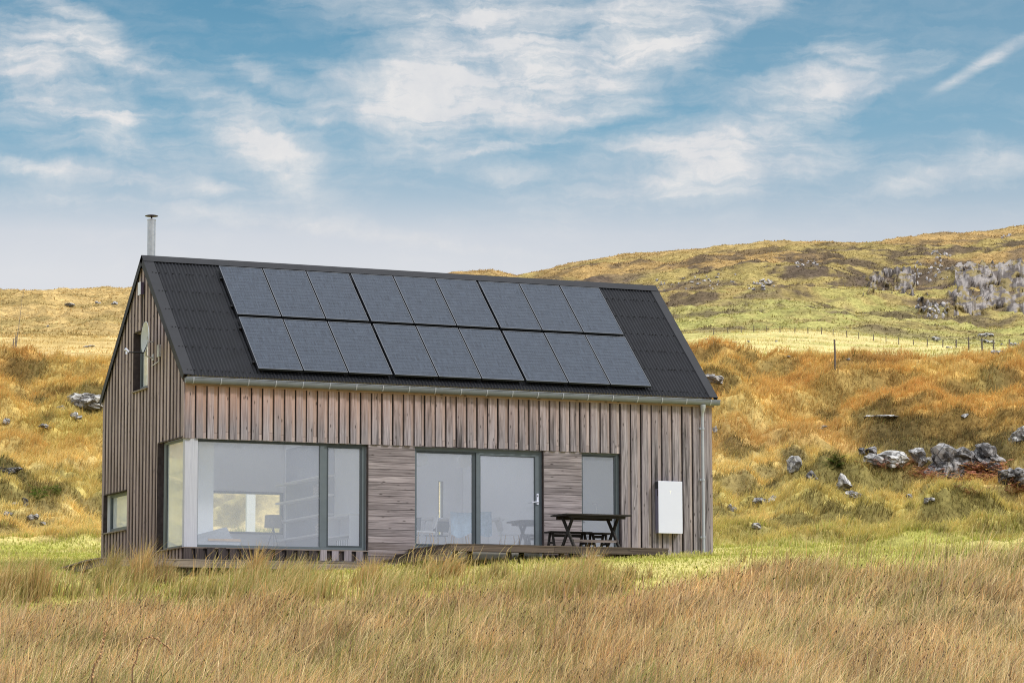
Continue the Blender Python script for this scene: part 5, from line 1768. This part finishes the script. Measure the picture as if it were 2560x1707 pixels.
CL = [  # photo px centre, semi axes, tilt (deg, up to the right positive), strength
    (70, 200, 170, 95, -32, 1.7), (190, 270, 130, 50, -30, .7), (235, 130, 150, 50, -24, .85), (300, 165, 90, 30, -22, .7), (170, 40, 120, 22, -20, .55),
    (610, 345, 190, 62, -36, 1.1), (700, 400, 80, 38, -30, .8), (350, 370, 150, 60, -8, .55), (320, 310, 50, 45, -40, .5), (830, 200, 62, 34, -20, .62), (760, 250, 120, 30, -15, .4), (620, 190, 80, 30, -25, .35),
    (1150, 190, 260, 135, 28, 1.5), (1120, 170, 130, 75, 20, .9), (920, 285, 90, 34, 10, .6), (1010, 295, 290, 40, 4, .95), (1300, 60, 260, 80, 18, .9), (1480, 130, 330, 95, 26, 1.3), (1700, 95, 300, 60, 30, .95), (1900, 20, 190, 36, 30, .7), (1000, 30, 260, 45, -8, .5),
    (1380, 230, 200, 60, 12, .8), (2110, 185, 120, 62, 6, .85), (2000, 215, 190, 40, 10, .55), (1950, 295, 290, 26, 20, .7), (2220, 240, 150, 16, 20, .5), (1750, 395, 240, 75, 6, 1.2), (1830, 350, 200, 60, 12, .75), (1900, 440, 210, 40, 10, .7), (1620, 480, 220, 34, 12, .55),
    (2515, 158, 140, 15, 29, .75), (2420, 208, 80, 10, 27, .5), (2470, 395, 110, 42, 4, .42), (2330, 460, 260, 40, 4, .45), (1480, 290, 150, 26, 14, .6), (1360, 358, 160, 9, 5, .55), (1180, 388, 80, 11, 6, .62), (1290, 448, 70, 22, 4, .6), (1200, 440, 50, 18, 0, .4),
    (250, 455, 330, 20, -6, .55), (520, 470, 60, 16, -12, .6), (120, 430, 200, 16, -4, .45), (760, 560, 420, 20, -7, .55), (1000, 590, 260, 14, -8, .5), (420, 530, 420, 30, -4, .4)]
D_ = None
for (cx, cy, a, b, ang, s) in CL:
    mp = t.n('ShaderNodeMapping', {'Vector': uv if b < 17 and cx > 2300 else uvw, 'Location': ((cx - 1280) / 1000, (853.5 - cy) / 1000, 0), 'Rotation': (0, 0, radians(ang)), 'Scale': (a / 1000, b / 1000, 1)}, vector_type='TEXTURE').outputs[0]
    g = t.math('MULTIPLY', t.math('POWER', 2.718, t.math('MULTIPLY', t.vmath('DOT_PRODUCT', mp, mp), -1.)), s)
    D_ = g if D_ is None else t.math('ADD', D_, g)
def streak(ang, sx, sy, seed):
    mp = t.n('ShaderNodeMapping', {'Vector': t.vmath('ADD', uvw, (seed, seed * .7, 0)), 'Rotation': (0, 0, radians(ang)), 'Scale': (sx, sy, 1)}).outputs[0]
    return t.noise(mp, 1., 8, .58, .8)
st1 = streak(27, 2.4, 13., 3.); st2 = streak(-24, 2.6, 13., 7.)
side = t.mr(u, -.62, -.15, 0, 1, True)
st = t.n('ShaderNodeMix', {0: side, 2: st2, 3: st1}, data_type='FLOAT').outputs[0]
soft = t.noise(uvw, 4.2, 8, .62)
fs1 = streak(30, 5., 21., 13.); fs2 = streak(-28, 5., 21., 17.)
billow = t.n('ShaderNodeMix', {0: side, 2: fs2, 3: fs1}, data_type='FLOAT').outputs[0]
tex = t.math('ADD', t.math('ADD', t.math('MULTIPLY', st, .38), t.math('MULTIPLY', soft, .30)), t.math('MULTIPLY', billow, .32))
tn = t.mr(tex, .385, .605, 0., 1.)
Ds = t.math('SUBTRACT', 1., t.math('POWER', 2.718, t.math('MULTIPLY', D_, -1.05)))
x_ = t.math('SUBTRACT', t.math('MULTIPLY', Ds, t.math('ADD', t.math('MULTIPLY', tn, 1.02), .42)), t.math('MULTIPLY', t.math('SUBTRACT', 1., tn), .10))
# thin veil outside the drawn clouds
gen_cl = t.math('MULTIPLY', t.mr(tex, .46, .70, 0, .34), t.mr(el, .10, .2, 1.2, .7))
cl = t.math('ADD', t.mr(x_, .02, .92, 0, .92), gen_cl, clamp=True)
ccol = t.mix(t.mr(soft, .35, .65), (.64, .67, .72), (.80, .795, .795))
col = t.mix(cl, base, ccol)
# thin high cloud over the rest of the dome keeps the light soft
col = t.mix(t.mr(el, .30, .65, 0, .8), col, (1.48, 1.50, 1.54))
gnd = t.mr(el, -.06, 0., 1., 0.)
col = t.mix(gnd, col, (.25, .2, .12))
col10 = t.mix(1., col, (10., 10., 10.), 'MULTIPLY')
bg = t.n('ShaderNodeBackground', {'Color': col10, 'Strength': .1})
t.n('ShaderNodeOutputWorld', {0: bg.outputs[0]})

scene.view_settings.view_transform = 'Standard'; scene.view_settings.look = 'None'
scene.view_settings.exposure = 0; scene.view_settings.gamma = 1
scene.render.engine = 'CYCLES'
scene.cycles.max_bounces = 10; scene.cycles.diffuse_bounces = 6; scene.cycles.transparent_max_bounces = 16
scene.cycles.use_denoising = True
scene.cycles.denoiser = 'OPENIMAGEDENOISE'
scene.cycles.denoising_input_passes = 'RGB_ALBEDO_NORMAL'
scene.cycles.denoising_prefilter = 'NONE'
scene.cycles.filter_width = 1.05
scene.cycles.adaptive_threshold = .006
